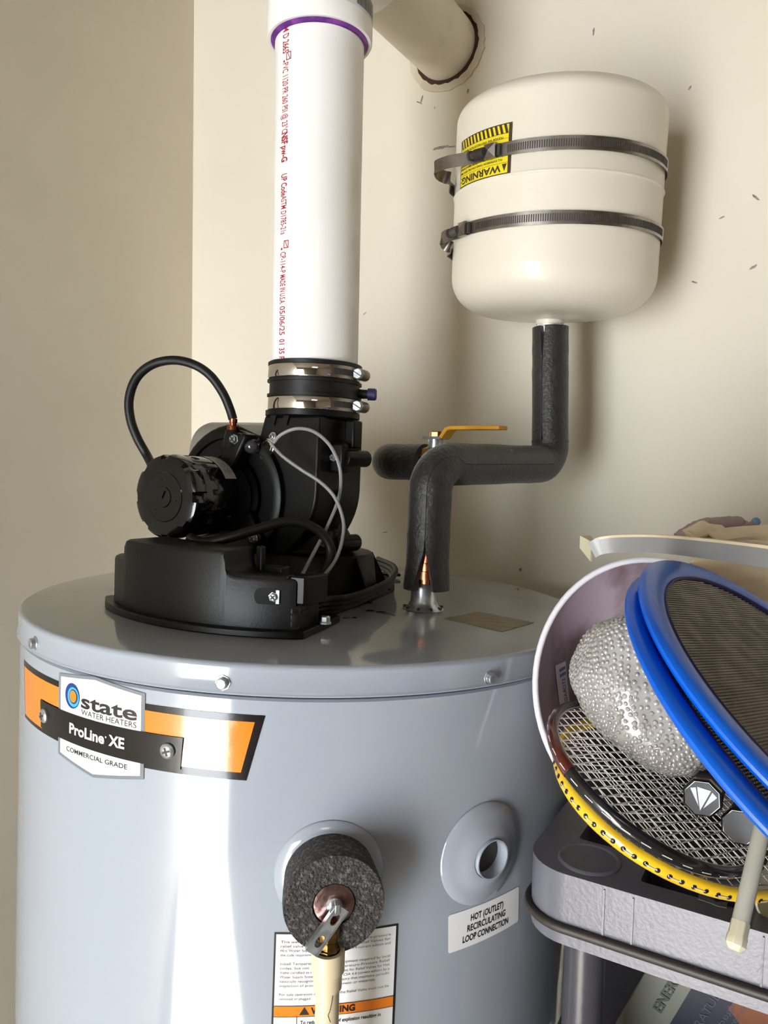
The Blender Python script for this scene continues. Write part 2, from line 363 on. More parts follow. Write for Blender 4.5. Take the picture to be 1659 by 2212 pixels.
for th, z in ((-47.1, -.0132), (-7.2, -.0142), (34, -.0156), (80, -.0156)):
    t = math.radians(th); nrm = (math.sin(t), -math.cos(t), 0); p = V(nrm) * (R_LID - .001) + V((0, 0, z))
    obj('lid_screw', MB(L).lathe(p, nrm, [(.0058, 0), (.0058, .0014), (.0042, .0015), (.0042, .005), (.0035, .0056)], 6 if th == 80 else 8), MT['zinc'], heater, bevel=.0003)

# badge --------------------------------------------------------------
m0 = cyl(R_BODY + 0.0003); m1 = cyl(R_BODY + 0.0005); m2 = cyl(R_BODY + 0.0007); m3 = cyl(R_BODY + 0.0009); m4 = cyl(R_BODY + .0011)
A = arc
def sheet(name, poly, m, mt, parent, step=.004): 
    b = MB(); patch(b, poly, m, step); return obj(name, b, mt, parent)
badge = sheet('badge', [(A(-55.6), -.0362), (A(-1.0), -.0362), (A(-3.45), -.0833), (A(-53.9), -.0838)], m0, MT['ink'], heater)
sheet('orange_panel', [(A(-54.9), -.0405), (A(-2.5), -.0412), (A(-4.3), -.0778), (A(-13.4), -.0778), (A(-13.0), -.0568), (A(-45.1), -.0568), (A(-44.5), -.0805), (A(-53.5), -.0805)], m1, MT['orange'], badge)
shg = sheet('shield', [(A(-38.8), -.0292), (A(-29.5), -.0238), (A(-19.65), -.0288), (A(-19.6), -.0920), (A(-29.6), -.1006), (A(-38.7), -.0930)], m2, MT['greyb'], heater)
shg['label'] = 'white and grey shield plate with lettering'
sheet('shield_face', [(A(-38.1), -.0312), (A(-29.5), -.0262), (A(-20.3), -.0308), (A(-20.25), -.0898), (A(-29.6), -.0980), (A(-38.0), -.0908)], m3, MT['white'], shg)
strip = sheet('name_strip', [(A(-45.1), -.0572), (A(-13.2), -.0568), (A(-13.5), -.0806), (A(-44.7), -.0792)], cyl(R_BODY + .0013), MT['ink'], heater)
tm = cyl(R_BODY + .0011)
b = MB(); text(b, 'state', tm, A(-32.6), -.0497, .0105, width=A(-21.0) - A(-32.6), bold=.022); text(b, 'WATER HEATERS', tm, A(-32.5), -.0552, .0042, width=A(-21.1) - A(-32.5), bold=-.004)
text(b, 'COMMERCIAL GRADE', tm, A(-36.2), -.0872, .0036, width=A(-22.6) - A(-36.2), bold=.01)
obj('lettering', b, MT['print_'], shg)
b = MB(); text(b, 'ProLine', cyl(R_BODY + .0015), A(-35.4), -.0722, .0078, width=A(-27.2) - A(-35.4), bold=.03)
b2 = MB(); text(b2, 'XE', cyl(R_BODY + .0015), A(-26.3), -.0722, .0078, width=A(-23.2) - A(-26.3), bold=.03); obj('lettering', b2, MT['white'], strip)
b2 = MB(); patch(b2, circ(A(-26.9), -.0668, .0007), cyl(R_BODY + .0015), .001); obj('registered_dot', b2, MT['white'], strip)
obj('lettering', b, MT['white'], strip)
lu, lv = A(-34.85), -.0432
sheet('logo_ring', circ(lu, lv, .0093, .0098), tm, MT['navy'], shg, .002)
sheet('logo_ring', circ(lu + .0014, lv - .0006, .0072, .0076), cyl(R_BODY + .0013), MT['cyan'], shg, .002)
sheet('logo_ring', circ(lu + .0016, lv - .0002, .0052, .0056), cyl(R_BODY + .0015), MT['navy'], shg, .002)
sheet('logo_dot', circ(lu + .0015, lv, .0042, .0046), cyl(R_BODY + .0017), MT['orange'], shg, .002)
for th, z in ((-43.1, -.0682), (-15.5, -.0676)):
    t = math.radians(th); n_ = V((math.sin(t), -math.cos(t), 0)); p = n_ * (R_BODY + .0013) + V((0, 0, z))
    s = obj('badge_screw', MB(L).lathe(p, n_, [(.0058, 0), (.0057, .0012), (.0045, .0024), (.002, .0029)], 24), MT['zinc'], heater)
    X = V((math.cos(t), math.sin(t), 0))
    b = MB(L)
    for q in (20, 110):
        d = X * math.cos(math.radians(q)) + V((0, 0, 1)) * math.sin(math.radians(q)); b.box(p + n_ * .0026, (.003, .0008, .0005), (d, n_.cross(d), n_))
    obj('cross_slot', b, MT['slot'], s)

# port collar, sticker, warning label --------------------------------------------
def surf(th, z, R=R_BODY):
    t = math.radians(th); n_ = V((math.sin(t), -math.cos(t), 0)); return n_ * R + V((0, 0, z)), n_, V((math.cos(t), math.sin(t), 0))
def collar(th, z, ro, rh, parent, dish=.010):
    mb = MB(); prof = [(ro, .0006), (ro - .001, .0022), (ro * .8, .004), (ro * .6, .0068), (rh + .003, dish), (rh, dish), (rh - .0012, dish - .002), (rh - .0015, .001)]
    n = 64; vs = []; k2 = len(prof)
    for r, h in prof:
        for k in range(n):
            a = 2 * math.pi * k / n; u = r * math.cos(a); v = r * math.sin(a); vs.append(cyl(R_BODY)(A(th) + u, z + v, h))
    fs = [(i * n + k, i * n + (k + 1) % n, (i + 1) * n + (k + 1) % n, (i + 1) * n + k) for i in range(k2 - 1) for k in range(n)]
    mb.v = vs; mb.f = fs
    return obj('port_collar', mb, MT['paint'], parent, sharp=50)
col = collar(34.6, -.1537, .0400, .0155, heater)
col['label'] = 'grey funnel shaped collar around an open port'
p, n_, X = surf(34.6, -.1537)
obj('port_opening', MB(L).lathe(p, n_, [(.0142, .0016), (.0142, .0019)], 32), MT['slot'], heater)
obj('port_tube', MB(L).lathe(p, n_, [(.0143, .0009), (.0143, .0125), (.0152, .0125), (.0152, .0009)], 40, cap=False), MT['paint'], heater)
collar(9.0, -.1500, .0392, .030, heater, .004)
lb = sheet('outlet_sticker', [(A(28.4), -.1965), (A(28.7), -.1953), (A(43.6), -.1949), (A(44.0), -.1962), (A(44.3), -.2238), (A(44), -.2250), (A(29.0), -.2256), (A(28.7), -.2244)], m0, MT['white'], heater)
lb['label'] = 'white sticker naming the hot outlet recirculating loop connection'
b = MB(); uc = A(36.4)
for i, (s_, wd) in enumerate((('HOT (OUTLET)', .035), ('RECIRCULATING', .041), ('LOOP CONNECTION', .049))): text(b, s_, m1, uc - wd / 2, -.2053 - i * .0078, .0050, width=wd, bold=.022)
obj('lettering', b, MT['print_'], lb)
wl_ = sheet('warning_label', rect(A(1.3), -.345, A(19.85), -.1925), m0, MT['print_'], heater)
wl_['label'] = 'white warning label with black border and an orange band'
sheet('label_face', rect(A(1.6), -.344, A(19.5), -.1938), m1, MT['white'], wl_)
sheet('orange_band', rect(A(1.6), -.2547, A(19.5), -.2468), m2, MT['orange'], wl_)
b = MB(); wd = A(18.7) - A(2.3)
for i, s_ in enumerate(('This water heater must have a temperature-pressure', 'relief valve that meets the rules for Relief Valves for', 'Hot Water Supply, ANSI Z21.22 - CSA 4.4 current edition and', 'the code requirements.', '',
        'Install Temperature-Pressure equipment required by local', 'codes, but not less than a Temperature-Pressure Relief', 'Valve certified as meeting requirements for Relief Valves for Hot', 'Water Supply Systems, ANSI Z21.22 CSA 4.4 current edition by a',
        'nationally recognized testing laboratory that maintains periodic', 'inspection of production of equipment or materials.', '', 'For safe operation of the heater, the Relief Valve must not be', 'removed or plugged.')):
    z = -.2002 - i * .00325
    if not s_: continue
    full = len(s_) > 52
    text(b, s_, m2, A(2.3), z, .0019, width=wd if full or i in (0, 1, 5) else (A(2.3) + wd * .87 - A(2.3) if i == 10 else None))
obj('fine_print', b, MT['printg'], wl_)
b = MB(); text(b, 'WARNING', m3, A(7.0), -.2530, .0046, width=A(13.6) - A(7.0), bold=.04)
text(b, 'To reduce the risk of explosion resulting in', m2, A(5.5), -.2605, .0026, width=A(17.6) - A(5.5), bold=.02); text(b, 'serious injury or death:', m2, A(5.5), -.2655, .0026, bold=.02)
patch(b, [(A(6.05) - .0036, -.2535), (A(6.05) + .0036, -.2535), (A(6.05), -.2475)], m3, .002)
patch(b, rect(A(1.6), -.2550, A(19.5), -.2546), m3, .004); patch(b, rect(A(1.6), -.2470, A(19.5), -.2466), m3, .004); patch(b, rect(A(4.95), -.30, A(5.05), -.2550), m2, .004)
obj('warning_lettering', b, MT['print_'], wl_)

# nipple, flared collar and foil sticker on the lid
NP = attop(914, 1316); NP = V((NP.x, NP.y, 0))
b = MB(L); n = 48; prof = [(.0205, .0006), (.0200, .0012), (.0155, .004), (.0130, .009), (.0125, .034), (.0118, .0345), (.0118, .001)]
b.lathe(NP, (0, 0, 1), prof, n, cap=False)
nc = obj('nipple_collar', b, MT['zinc'], heater, sharp=50); nc['label'] = 'flared zinc collar around the outlet nipple'
b = MB(L)
for k in range(9):
    t = 2 * math.pi * k / 9 + .2; d = V((math.cos(t), math.sin(t), 0)); b.box(NP + d * .0178 + V((0, 0, .0027)), (.0024, .0009, .0011), (d, V((-d.y, d.x, 0)), V((0, 0, 1))))
obj('collar_slots', b, MT['slot'], nc)
q = [attop(*p_) for p_ in ((960, 1337), (1030, 1322), (1153, 1346), (1085, 1366))]
obj('foil_sticker', MB(L).prism([(p_.x, p_.y) for p_ in q], lambda u, v, w_: V((u, v, w_)), .0003, .0007), MT['foil'], heater)
b = MB(L)
for px, py, r in ((757, 1308, .002), (765, 1335, .0025), (800, 1320, .0045), (823, 1323, .0055), (835, 1326, .004), (773, 1312, .0016), (745, 1336, .002), (763, 1324, .0014), (905, 1330, .0012), (850, 1330, .0018), (812, 1303, .0012)):
    p = attop(px, py); b.ball((p.x, p.y, .0001), (r, r * .8, .0009), 14)
tag(obj('water_droplets', b, MT['drop'], kind='stuff'), 'clear water droplets splashed on the grey heater lid beside the blower', 'water drops')

# ================================================================== blower
BL = V((-0.005, -0.009, 0)); AV = V((-.5, -.866, 0)); BV = V((.866, -.5, 0)); ZV = V((0, 0, 1))
def B(b_, a_, z_): return BL + BV * b_ + AV * a_ + ZV * z_
blower = thing('draft_blower', 'black power vent blower with motor and control box sitting on the heater lid', 'blower', L((-.05, -.05, .0005)))
up = lambda u, v, w_: V((u, v, w_))
def pol(th, r): t = math.radians(th); return (r * math.sin(t), -r * math.cos(t))
plate = [pol(t, .2025 + .0065 * min(1, max(0, -t) / 55)) for t in range(-61, 3, 3)] + [(.012, -.2005), (.037, -.126), (.022, -.117), (.088, .06), (.089, .135), (.05, .16), (-.03, .12), (-.12, .03), (-.192, -.075)]
obj('mounting_plate', MB(L).prism(plate, up, .0004, .0065), MT['blackpl'], blower, bevel=.001)
# control box: one stepped moulding that follows the rim of the lid
back = -AV
def rcov(th): return .1950 + .0062 * min(1, -th / 55 if th < 0 else 0)
cols = [(-60.5, .0500, .050), (-59, .0512, .050), (-52.6, .0512, .046), (-52.2, .0530, .046), (-52.0, .0640, .046), (-51.4, .0668, .046), (-50.4, .0676, .046)]
cols += [(t, .0680, .044) for t in range(-48, -18, 2)] + [(-17.4, .0684, .040), (-16.6, .0672, .038), (-16.2, .062, .038), (-16.0, .056, .038), (-15.6, .0520, .038), (-14.8, .0496, .038), (-13.6, .0485, .038)]
cols += [(t, .0482, .036) for t in range(-12, 1, 2)] + [(.8, .0480, .036), (1.3, .0470, .036)]
mb = MB(L); vs = []
for th, h, dp_ in cols:
    o = V((*pol(th, rcov(th)), 0)); rd = V((*pol(th, -1.0), 0))
    for d_, z_ in ((0, .006), (0, h - .0040), (.0009, h - .0014), (.0035, h), (dp_, h), (dp_, .006)):
        vs.append(o + (rd * d_ if d_ < .01 else rd * .004 + back * (d_ - .004)) + ZV * z_)
k6 = 6; nc_ = len(cols)
fs = [(i * k6 + j, i * k6 + (j + 1) % k6, (i + 1) * k6 + (j + 1) % k6, (i + 1) * k6 + j) for i in range(nc_ - 1) for j in range(k6)] + [tuple(range(k6)), tuple(range((nc_ - 1) * k6, nc_ * k6))]
mb.add(vs, fs); cb = obj('control_box', mb, MT['blackpl'], blower, sharp=40)
eL = V((*pol(-58, .196), 0))
obj('end_step', MB(L).box(eL + back * .03 + BV * .004 + ZV * .053, (.012, .012, .004), (BV, AV, ZV)), MT['blackpl'], cb, bevel=.002)
# inner rib and second step behind the notch
e0 = V((*pol(-16, .195), 0))
obj('notch_rib', MB(L).box(e0 + back * .040 + BV * .003 + ZV * .0375, (.0035, .003, .0318), (BV, AV, ZV)), MT['blackpl'], cb, bevel=.0015)
obj('notch_step', MB(L).box(e0 + back * .046 + BV * .012 + ZV * .030, (.014, .006, .0235), (BV, AV, ZV)), MT['blackpl'], cb, bevel=.002)
e2 = V((*pol(2.4, .193), 0))
obj('end_cover', MB(L).prism([(p_.x, p_.y) for p_ in (e2 + BV * -.009 + AV * .004, e2 + BV * .004 + AV * .0, e2 + BV * .006 + back * .03, e2 + BV * -.009 + back * .03)], up, .0265, .050), MT['blackpl'], cb, bevel=.0015)
obj('end_cover', MB(L).prism([(p_.x, p_.y) for p_ in (e2 + BV * -.009 + AV * .003, e2 + BV * -.0055 + AV * .002, e2 + BV * -.004 + back * .03, e2 + BV * -.009 + back * .03)], up, .006, .0265), MT['blackpl'], cb, bevel=.001)
obj('cover_rib', MB(L).box(e2 + BV * -.0105 + AV * .0012 + ZV * .028, (.0018, .004, .0225), (BV, AV, ZV)), MT['blackpl'], cb, bevel=.0012)
ms = cyl(.1962)
cap_ = [(.0045 * math.cos(math.radians(t)) - .0070, .0045 * math.sin(math.radians(t))) for t in range(90, 271, 15)] + [(.006, -.0045), (.006, .0045)]
b = MB(); patch(b, [(arc(-5.3, .1962) + u, .0330 + v * 1.45) for u, v in cap_], ms, .003); obj('recess_patch', b, MT['void'], cb)  # flat black patch painted as the shade of a recess
def screw(parent, c, nrm, r=.0035, h=.003, name='screw', m='zinc'):
    nrm = V(nrm).normalized()
    s = obj(name, MB(L).lathe(c, nrm, [(r * 1.25, 0), (r * 1.25, h * .3), (r, h * .32), (r, h), (r * .8, h * 1.15)], 6), MT[m], parent, bevel=.0002)
    X = nrm.orthogonal().normalized(); b_ = MB(L)
    for q_ in (X, nrm.cross(X)): b_.box(V(c) + nrm * h * 1.12, (r * .65, r * .16, r * .1), (q_, nrm.cross(q_), nrm))
    obj('cross_slot', b_, MT['slot'], s); return s
t = math.radians(-4.0); nf = V((math.sin(t), -math.cos(t), 0))
obj('screw_tab', MB(L).box(nf * .1962 + V((.0035, 0, .033)), (.0014, .0012, .0055), (V((math.cos(t), math.sin(t), 0)), nf, ZV)), MT['zinc'], cb)
screw(cb, nf * .1963 + ZV * .033, nf, .0033)
# ridge of the flat middle rib on the box front
b = MB(); patch(b, [(arc(-45, .1957), .062), (arc(-43, .1957), .062), (arc(-38, .1957), .012), (arc(-49, .1957), .012)], cyl(.1958), .004); obj('moulding_mark', b, MT['blackpl'], cb)
# volute with its duct
CZV = .1045; CB = -.0705
def arcp(c0, c1, ra, rb, t0, t1, n=14): return [(c0 + ra * math.cos(math.radians(t0 + (t1 - t0) * k / n)), c1 + rb * math.sin(math.radians(t0 + (t1 - t0) * k / n))) for k in range(n + 1)]
vol = [(.037, .188)] + arcp(CB, .115, .1075, .088, 0, -90, 16) + arcp(CB, .103, .078, .076, -90, -270, 22)[1:] + [(-.052, .172), (-.037, .167), (-.031, .188)]
hs = obj('volute_housing', MB(L).prism(vol, lambda u, v, w_: B(u, w_, v), -.040, .040), MT['blackpl'], blower, bevel=.003, seg=3)
obj('duct_flange', MB(L).lathe(BL, ZV, [(.0470, .1875), (.0485, .1885), (.0485, .1935), (.0465, .1937)], 64), MT['blackpl'], blower)
for b_ in (-.018, -.002):   # small triangular ribs under the flange
    obj('flange_rib', MB(L).prism([(b_ - .004, .188), (b_ + .004, .188), (b_ + .001, .178), (b_ - .001, .178)], lambda u, v, w_: B(u, w_, v), .0395, .0425), MT['blackpl'], hs)
# housing seam ears on the +b side with bolts
for z_, l_ in ((.148, .016), (.062, .013)):
    xb = .038 if z_ > .1 else .030
    e = obj('housing_ear', MB(L).box(B(xb + .004, .012, z_), (.009, .006, .015), (BV, AV, ZV)), MT['blackpl'], hs, bevel=.003)
    obj('bolt_sleeve', MB(L).lathe(B(xb + .011, .008, z_), -AV + BV * .25, [(.0085, -.004), (.0085, .026), (.0075, .028)], 24), MT['blackpl'], hs, bevel=.001)
    screw(hs, B(xb + .002, .0185, z_), AV, .0032)
obj('housing_ear', MB(L).box(B(.048, -.004, .172), (.006, .008, .014), (BV, AV, ZV)), MT['blackpl'], hs, bevel=.002)
obj('seam_flange', MB(L).prism([(u * 1.0 + (.006 if u > 0 else -.002), v) for u, v in vol[1:17]] + [(u - .004, v) for u, v in vol[1:17]][::-1], lambda u, v, w_: B(u, w_, v), -.006, .004), MT['blackpl'], hs, bevel=.001)
# mounting ring and arms
def ringp(r0, r1, n=64): return [circ(0, 0, r1, n=n), circ(0, 0, r0, n=n)]
def plate_on(name, outlines, ext, org, X, Y, N, mt, parent, bevel=.0, **k):
    vs, fs = filled(outlines, ext); mb = MB(L); mb.add([V(org) + X * v[0] + Y * v[1] + N * v[2] for v in vs], fs); return obj(name, mb, mt, parent, bevel=bevel, **k)
RC = B(CB, .040, CZV)
obj('motor_plate', MB(L).lathe(RC, AV, [(.069, 0), (.069, .007), (.066, .0085), (.060, .0085), (.059, .005), (.043, .005), (.043, .0)], 72), MT['blackpl'], blower, sharp=30)
for an in (75, 200, 318):
    d = BV * math.cos(math.radians(an)) + ZV * math.sin(math.radians(an)); s_ = AV.cross(d)
    obj('motor_arm', MB(L).prism([(.034, -.014), (.060, -.008), (.067, -.005), (.067, .005), (.060, .008), (.034, .014)], lambda u, v, w_, d=d, s_=s_: RC + d * u + s_ * v + AV * w_, .004, .016), MT['blackpl'], blower, bevel=.002)
    screw(blower, RC + d * .060 + AV * .016, AV, .0042, .004)
d = BV * math.cos(math.radians(62)) + ZV * math.sin(math.radians(62)); s_ = AV.cross(d)
obj('motor_arm', MB(L).box(RC + d * .050 + AV * .014, (.022, .0045, .010), (d, s_, AV)), MT['blackpl'], blower, bevel=.003)
# motor
motor = obj('motor', MB(L).lathe(RC, AV, [(.038, .004), (.0392, .006), (.0392, .083), (.038, .085)], 72), MT['blackgl'], blower)
n = 72; mb = MB(L); vs = []
prof = [(.0392, .079), (.0402, .080), (.0402, .089), (.0388, .0928), (.0355, .0944), (.0235, .0949), (.0228, .0956), (.022, .0954), (.0100, .0954), (.0092, .0963), (.0078, .0960), (.0005, .0960)]
for i, (r, h) in enumerate(prof):
    for k in range(n):
        t = 2 * math.pi * k / n; notch = .0022 if (k % 9 in (0, 1) and 1 <= i <= 3) else 0
        vs.append(RC + AV * (h - (notch * .8)) + (BV * math.cos(t) + ZV * math.sin(t)) * (r - notch))
fs = [(i * n + k, i * n + (k + 1) % n, (i + 1) * n + (k + 1) % n, (i + 1) * n + k) for i in range(len(prof) - 1) for k in range(n)] + [tuple(range((len(prof) - 1) * n, len(prof) * n))]
mb.add(vs, fs); ec = obj('motor_cap', mb, MT['blackgl'], blower, sharp=28)
b = MB(L)
for an in (100, 350, 230): b.ball(RC + AV * .0953 + (BV * math.cos(math.radians(an)) + ZV * math.sin(math.radians(an))) * .016, .0009, 8)
b.box(RC + AV * .0963 + ZV * .002, (.0007, .004, .0008), (BV, (ZV + BV * .5).normalized(), AV))
obj('cap_dimple', b, MT['blackgl'], ec)
for an in range(-75, 120, 21):
    d = BV * math.cos(math.radians(an)) + ZV * math.sin(math.radians(an)); s_ = AV.cross(d)
    obj('vent_hole', MB(L).box(RC + d * .0390 + AV * .068, (.0006, .0028, .0030), (d, s_, AV)), MT['void'], motor)
    if an in (-12, 9, 30): obj('winding', MB(L).box(RC + d * .0393 + AV * .0675 - s_ * .0006, (.0006, .0014, .002), (d, s_, AV)), MT['brass'], motor)
mm = lambda u, v, w_=0.0: L(RC + (BV * math.cos(u) + ZV * math.sin(u)) * (.0396 + w_) + AV * v)
b = MB(); patch(b, rect(.50, .034, 1.75, .050), mm, .08); ml = obj('motor_label', b, MT['silver'], motor)
b = MB(); mm2 = lambda u, v: L(RC + (BV * math.cos(-u) + ZV * math.sin(-u)) * .0398 + AV * (.0655 - v))
for i, s_ in enumerate(('BLOWER MOTOR 115V', 'PH 1  60 HZ  RPM 3000', 'THERMALLY PROTECTED')):
    vs_, fs_ = text_mesh(s_); x1 = max(v[0] for v in vs_); sc = .95 / x1
    b.add([mm2(-1.6 + x * sc, .029 - i * .005 + .0045 * y - .0025 + .002 - .0) for x, y in vs_], fs_)
obj('lettering', b, MT['printg'], ml)
# pedestal below the volute
b = MB(L); pc = V((-.003, .004, 0))
b.lathe(pc, ZV, [(.072, .006), (.0665, .046), (.0640, .050), (.050, .052), (.036, .076), (.034, .095)], 56)
ped = obj('flue_pedestal', b, MT['blackpl'], blower, sharp=30)
for an in (18, -42, 75, -75):
    d = V((math.cos(math.radians(an)), math.sin(math.radians(an)), 0)); s_ = ZV.cross(d)
    obj('gusset', MB(L).prism([(.064, .006), (.090, .006), (.068, .048), (.064, .048)], lambda u, v, w_, d=d, s_=s_: pc + d * u + ZV * v + s_ * w_, -.0012, .0012), MT['blackpl'], ped)
for px, py in ((764, 1292), (703, 1343)): 
    p = attop(px, py, .008); screw(blower, (p.x, p.y, .0062), ZV, .0042, .006)
p = attop(858, 1249); obj('plate_tab', MB(L).prism([(p.x - .02, p.y - .01), (p.x + .004, p.y - .004), (p.x + .002, p.y + .008), (p.x - .02, p.y + .01)], up, .003, .006), MT['blackpl'], blower)
# grey cylinder showing behind the volute, and a dark pipe stub
obj('rear_inlet', MB(L).lathe(B(-.215, -.075, .150), BV, [(.030, 0), (.036, .006), (.038, .012), (.038, .17)], 40), MT['leadgrey'], blower)
obj('rear_elbow', MB(L).tube(spline([B(-.075, -.055, .160), B(-.055, -.050, .178), B(-.03, -.045, .184)], 6), .012, 14), MT['rubber'], blower)
# sensor
p = B(-.024, .0405, .156)
sr = obj('pressure_sensor', MB(L).lathe(p, AV, [(.0085, 0), (.0085, .002), (.0070, .0022), (.0066, .004), (.0055, .004), (.0055, .001)], 36), MT['chrome'], blower)
for du, dv in ((.006, .0105), (-.004, -.0095)):
    obj('sensor_tab', MB(L).lathe(p + BV * du + ZV * dv, AV, [(.0045, 0), (.0045, .0015)], 16), MT['chrome'], sr); screw(blower, p + BV * du + ZV * dv + AV * .0015, AV, .003)
obj('sensor_cap', MB(L).ball(p + BV * -.0115 + AV * .012, (.0085, .0085, .0075), 18), mat('smoky_cap', (60, 62, 64), 0.12, trans=0.35, coat=.5, var=(70, 72, 74)), sr)
# hoses and wires: image path with a depth in the heater frame
def path(P): return spline([atl(x, y, ly) for x, y, ly in P], 6)
hose = obj('pressure_hose', MB(L).tube(path([(332, 1012, -.045), (318, 985, -.03), (296, 945, -.03), (282, 905, -.03), (279, 862, -.03), (294, 818, -.03), (328, 788, -.03), (375, 778, -.03), (420, 788, -.028), (455, 812, -.026), (482, 850, -.022), (497, 885, -.02), (503, 905, -.02)]), .0046, 14), MT['rubber'], blower)
p = atl(504, 910, -.02)
obj('hose_fitting', MB(L).lathe(p - ZV * .009, ZV, [(.0065, -.002), (.0060, .004), (.0034, .0045), (.0034, .007), (.0042, .0072), (.0042, .0115)], 18), MT['copper'], blower)
obj('hose_boss', MB(L).lathe(p - ZV * .014, ZV, [(.011, -.012), (.0075, .005)], 18), MT['blackpl'], blower)
obj('wire_sleeve', MB(L).tube(path([(408, 1160, -.105), (428, 1170, -.108), (455, 1171, -.110), (500, 1160, -.112), (560, 1142, -.108), (620, 1127, -.102), (668, 1135, -.098), (700, 1158, -.095), (715, 1192, -.095), (704, 1232, -.102), (678, 1262, -.112), (648, 1286, -.125)]), .0047, 14), MT['rubber'], blower)
obj('sensor_wire', MB(L).tube(path([(588, 962, -.062), (606, 940, -.068), (640, 926, -.072), (677, 932, -.072), (711, 960, -.07), (732, 1003, -.068), (736, 1045, -.07), (728, 1088, -.078), (702, 1148, -.09), (672, 1205, -.105), (648, 1250, -.12)]), .0017, 10), MT['wire'], blower)
obj('sensor_wire', MB(L).tube(path([(585, 958, -.064), (610, 985, -.072), (650, 1014, -.078), (690, 1040, -.082), (720, 1070, -.084), (738, 1110, -.088), (742, 1150, -.092), (728, 1203, -.1), (700, 1243, -.11), (672, 1270, -.12), (646, 1294, -.13)]), .0017, 10), MT['wire'], blower)
g0 = attop(636, 1332, .022)
g0 = V((g0.x, g0.y, .021)); gd = (attop(700, 1332, .022) - attop(636, 1332, .022)).normalized()
obj('cable_grommet', MB(L).lathe(g0, gd, [(.0085, -.002), (.0090, .002), (.008, .004), (.006, .004)], 24), MT['rubber'], blower)
for k, dz in enumerate((.005, 0, -.005)):
    P = [g0 + ZV * dz] + [attop(x, y, 0) * 1 for x, y in ((690, 1346), (750, 1338), (800, 1318), (838, 1296), (853, 1274), (846, 1256), (815, 1240))]
    P = [P[0]] + [V((q_.x - .002 * k, q_.y, .016 + dz * .9)) for q_ in P[1:]]
    obj('power_cable', MB(L).tube(spline(P, 6), .0030, 10), MT['rubber'], blower)

# ================================================================== rubber coupling and vent pipe
ptop = V((-.0105, -.012, .563)); pbot = V((-.005, -.009, .249)); PD = (ptop - pbot).normalized()
def P_(z): return pbot + PD * ((z - pbot.z) / PD.z)
cpl = thing('rubber_coupling', 'black rubber coupling with two shiny hose clamps joining blower and white pipe', 'coupling', L(P_(.1937)))
obj('sleeve', MB(L).lathe(P_(.1937), ZV, [(.0462, 0), (.0462, .014), (.0485, .0142), (.0485, .0165), (.0462, .0167), (.0462, .0285), (.0485, .0287), (.0485, .0310), (.0462, .0312), (.0462, .045), (.0482, .0453), (.0482, .0485), (.0466, .0495), (.0450, .0495)], 72), MT['rubber'], cpl, sharp=30)
for zb in (.2005, .2325):
    c = P_(zb); cl = obj('hose_clamp', MB(L).lathe(c, ZV, [(.0463, -.0060), (.0470, -.0062), (.0474, -.0056), (.0474, .0056), (.0470, .0062), (.0463, .0060)], 80, cap=False), MT['chrome'], cpl)
    mh = lambda u, v, w_=0.0, c=c: L(c + V((math.sin(u), -math.cos(u), 0)) * (.0478 + w_) + ZV * v)
    b = MB(); patch(b, [(.40, -.0062), (1.20, -.0062), (1.20, .0062), (.40, .0062), (.45, .003), (.45, -.003)], mh, .06); obj('clamp_tail', b, MT['steel'], cl)
    b = MB(L)
    for k in range(22):
        u = .50 + k * .024; d = V((math.sin(u), -math.cos(u), 0)); b.box(c + d * .0480, (.0004, .0003, .0030), (V((math.cos(u), math.sin(u), 0)), d, ZV))
    obj('clamp_threads', b, MT['slot'], cl, kind='stuff')
    u = 1.20; d = V((math.sin(u), -math.cos(u), 0)); tg = V((math.cos(u), math.sin(u), 0))
    obj('screw_housing', MB(L).lathe(c + d * .0515 - tg * .004, tg, [(.0052, 0), (.0058, .002), (.0058, .016), (.005, .0165)], 20), MT['steel'], cl)
    s = obj('clamp_screw', MB(L).lathe(c + d * .0515 - tg * .0085, tg, [(.0048, 0), (.0056, .001), (.0056, .0045), (.004, .005)], 8), MT['zinc'], cl)
    obj('screw_slot', MB(L).box(c + d * .0515 - tg * .0087, (.0004, .0048, .0005), ((ZV + d * .6).normalized(), (ZV + d * .6).normalized().cross(tg), tg)), MT['slot'], cl)
c = P_(.2145); d = (BV * .88 - AV * .44).normalized()
nb = obj('test_nub', MB(L).lathe(c + d * .045, d, [(.0055, 0), (.0048, .004), (.0046, .013)], 20), MT['rubber'], cpl)
obj('nub_cap', MB(L).lathe(c + d * .045, d, [(.0062, .0105), (.0062, .018), (.005, .0195)], 20), MT['cap'], cpl)
b = MB(); text(b, 'AIR', lambda u, v: L(P_(.2145) + V((math.sin(u / .0464), -math.cos(u / .0464), 0)) * .0464 + ZV * v), -.0075, -.002, .0042); obj('moulded_word', b, MT['rubber'], cpl)

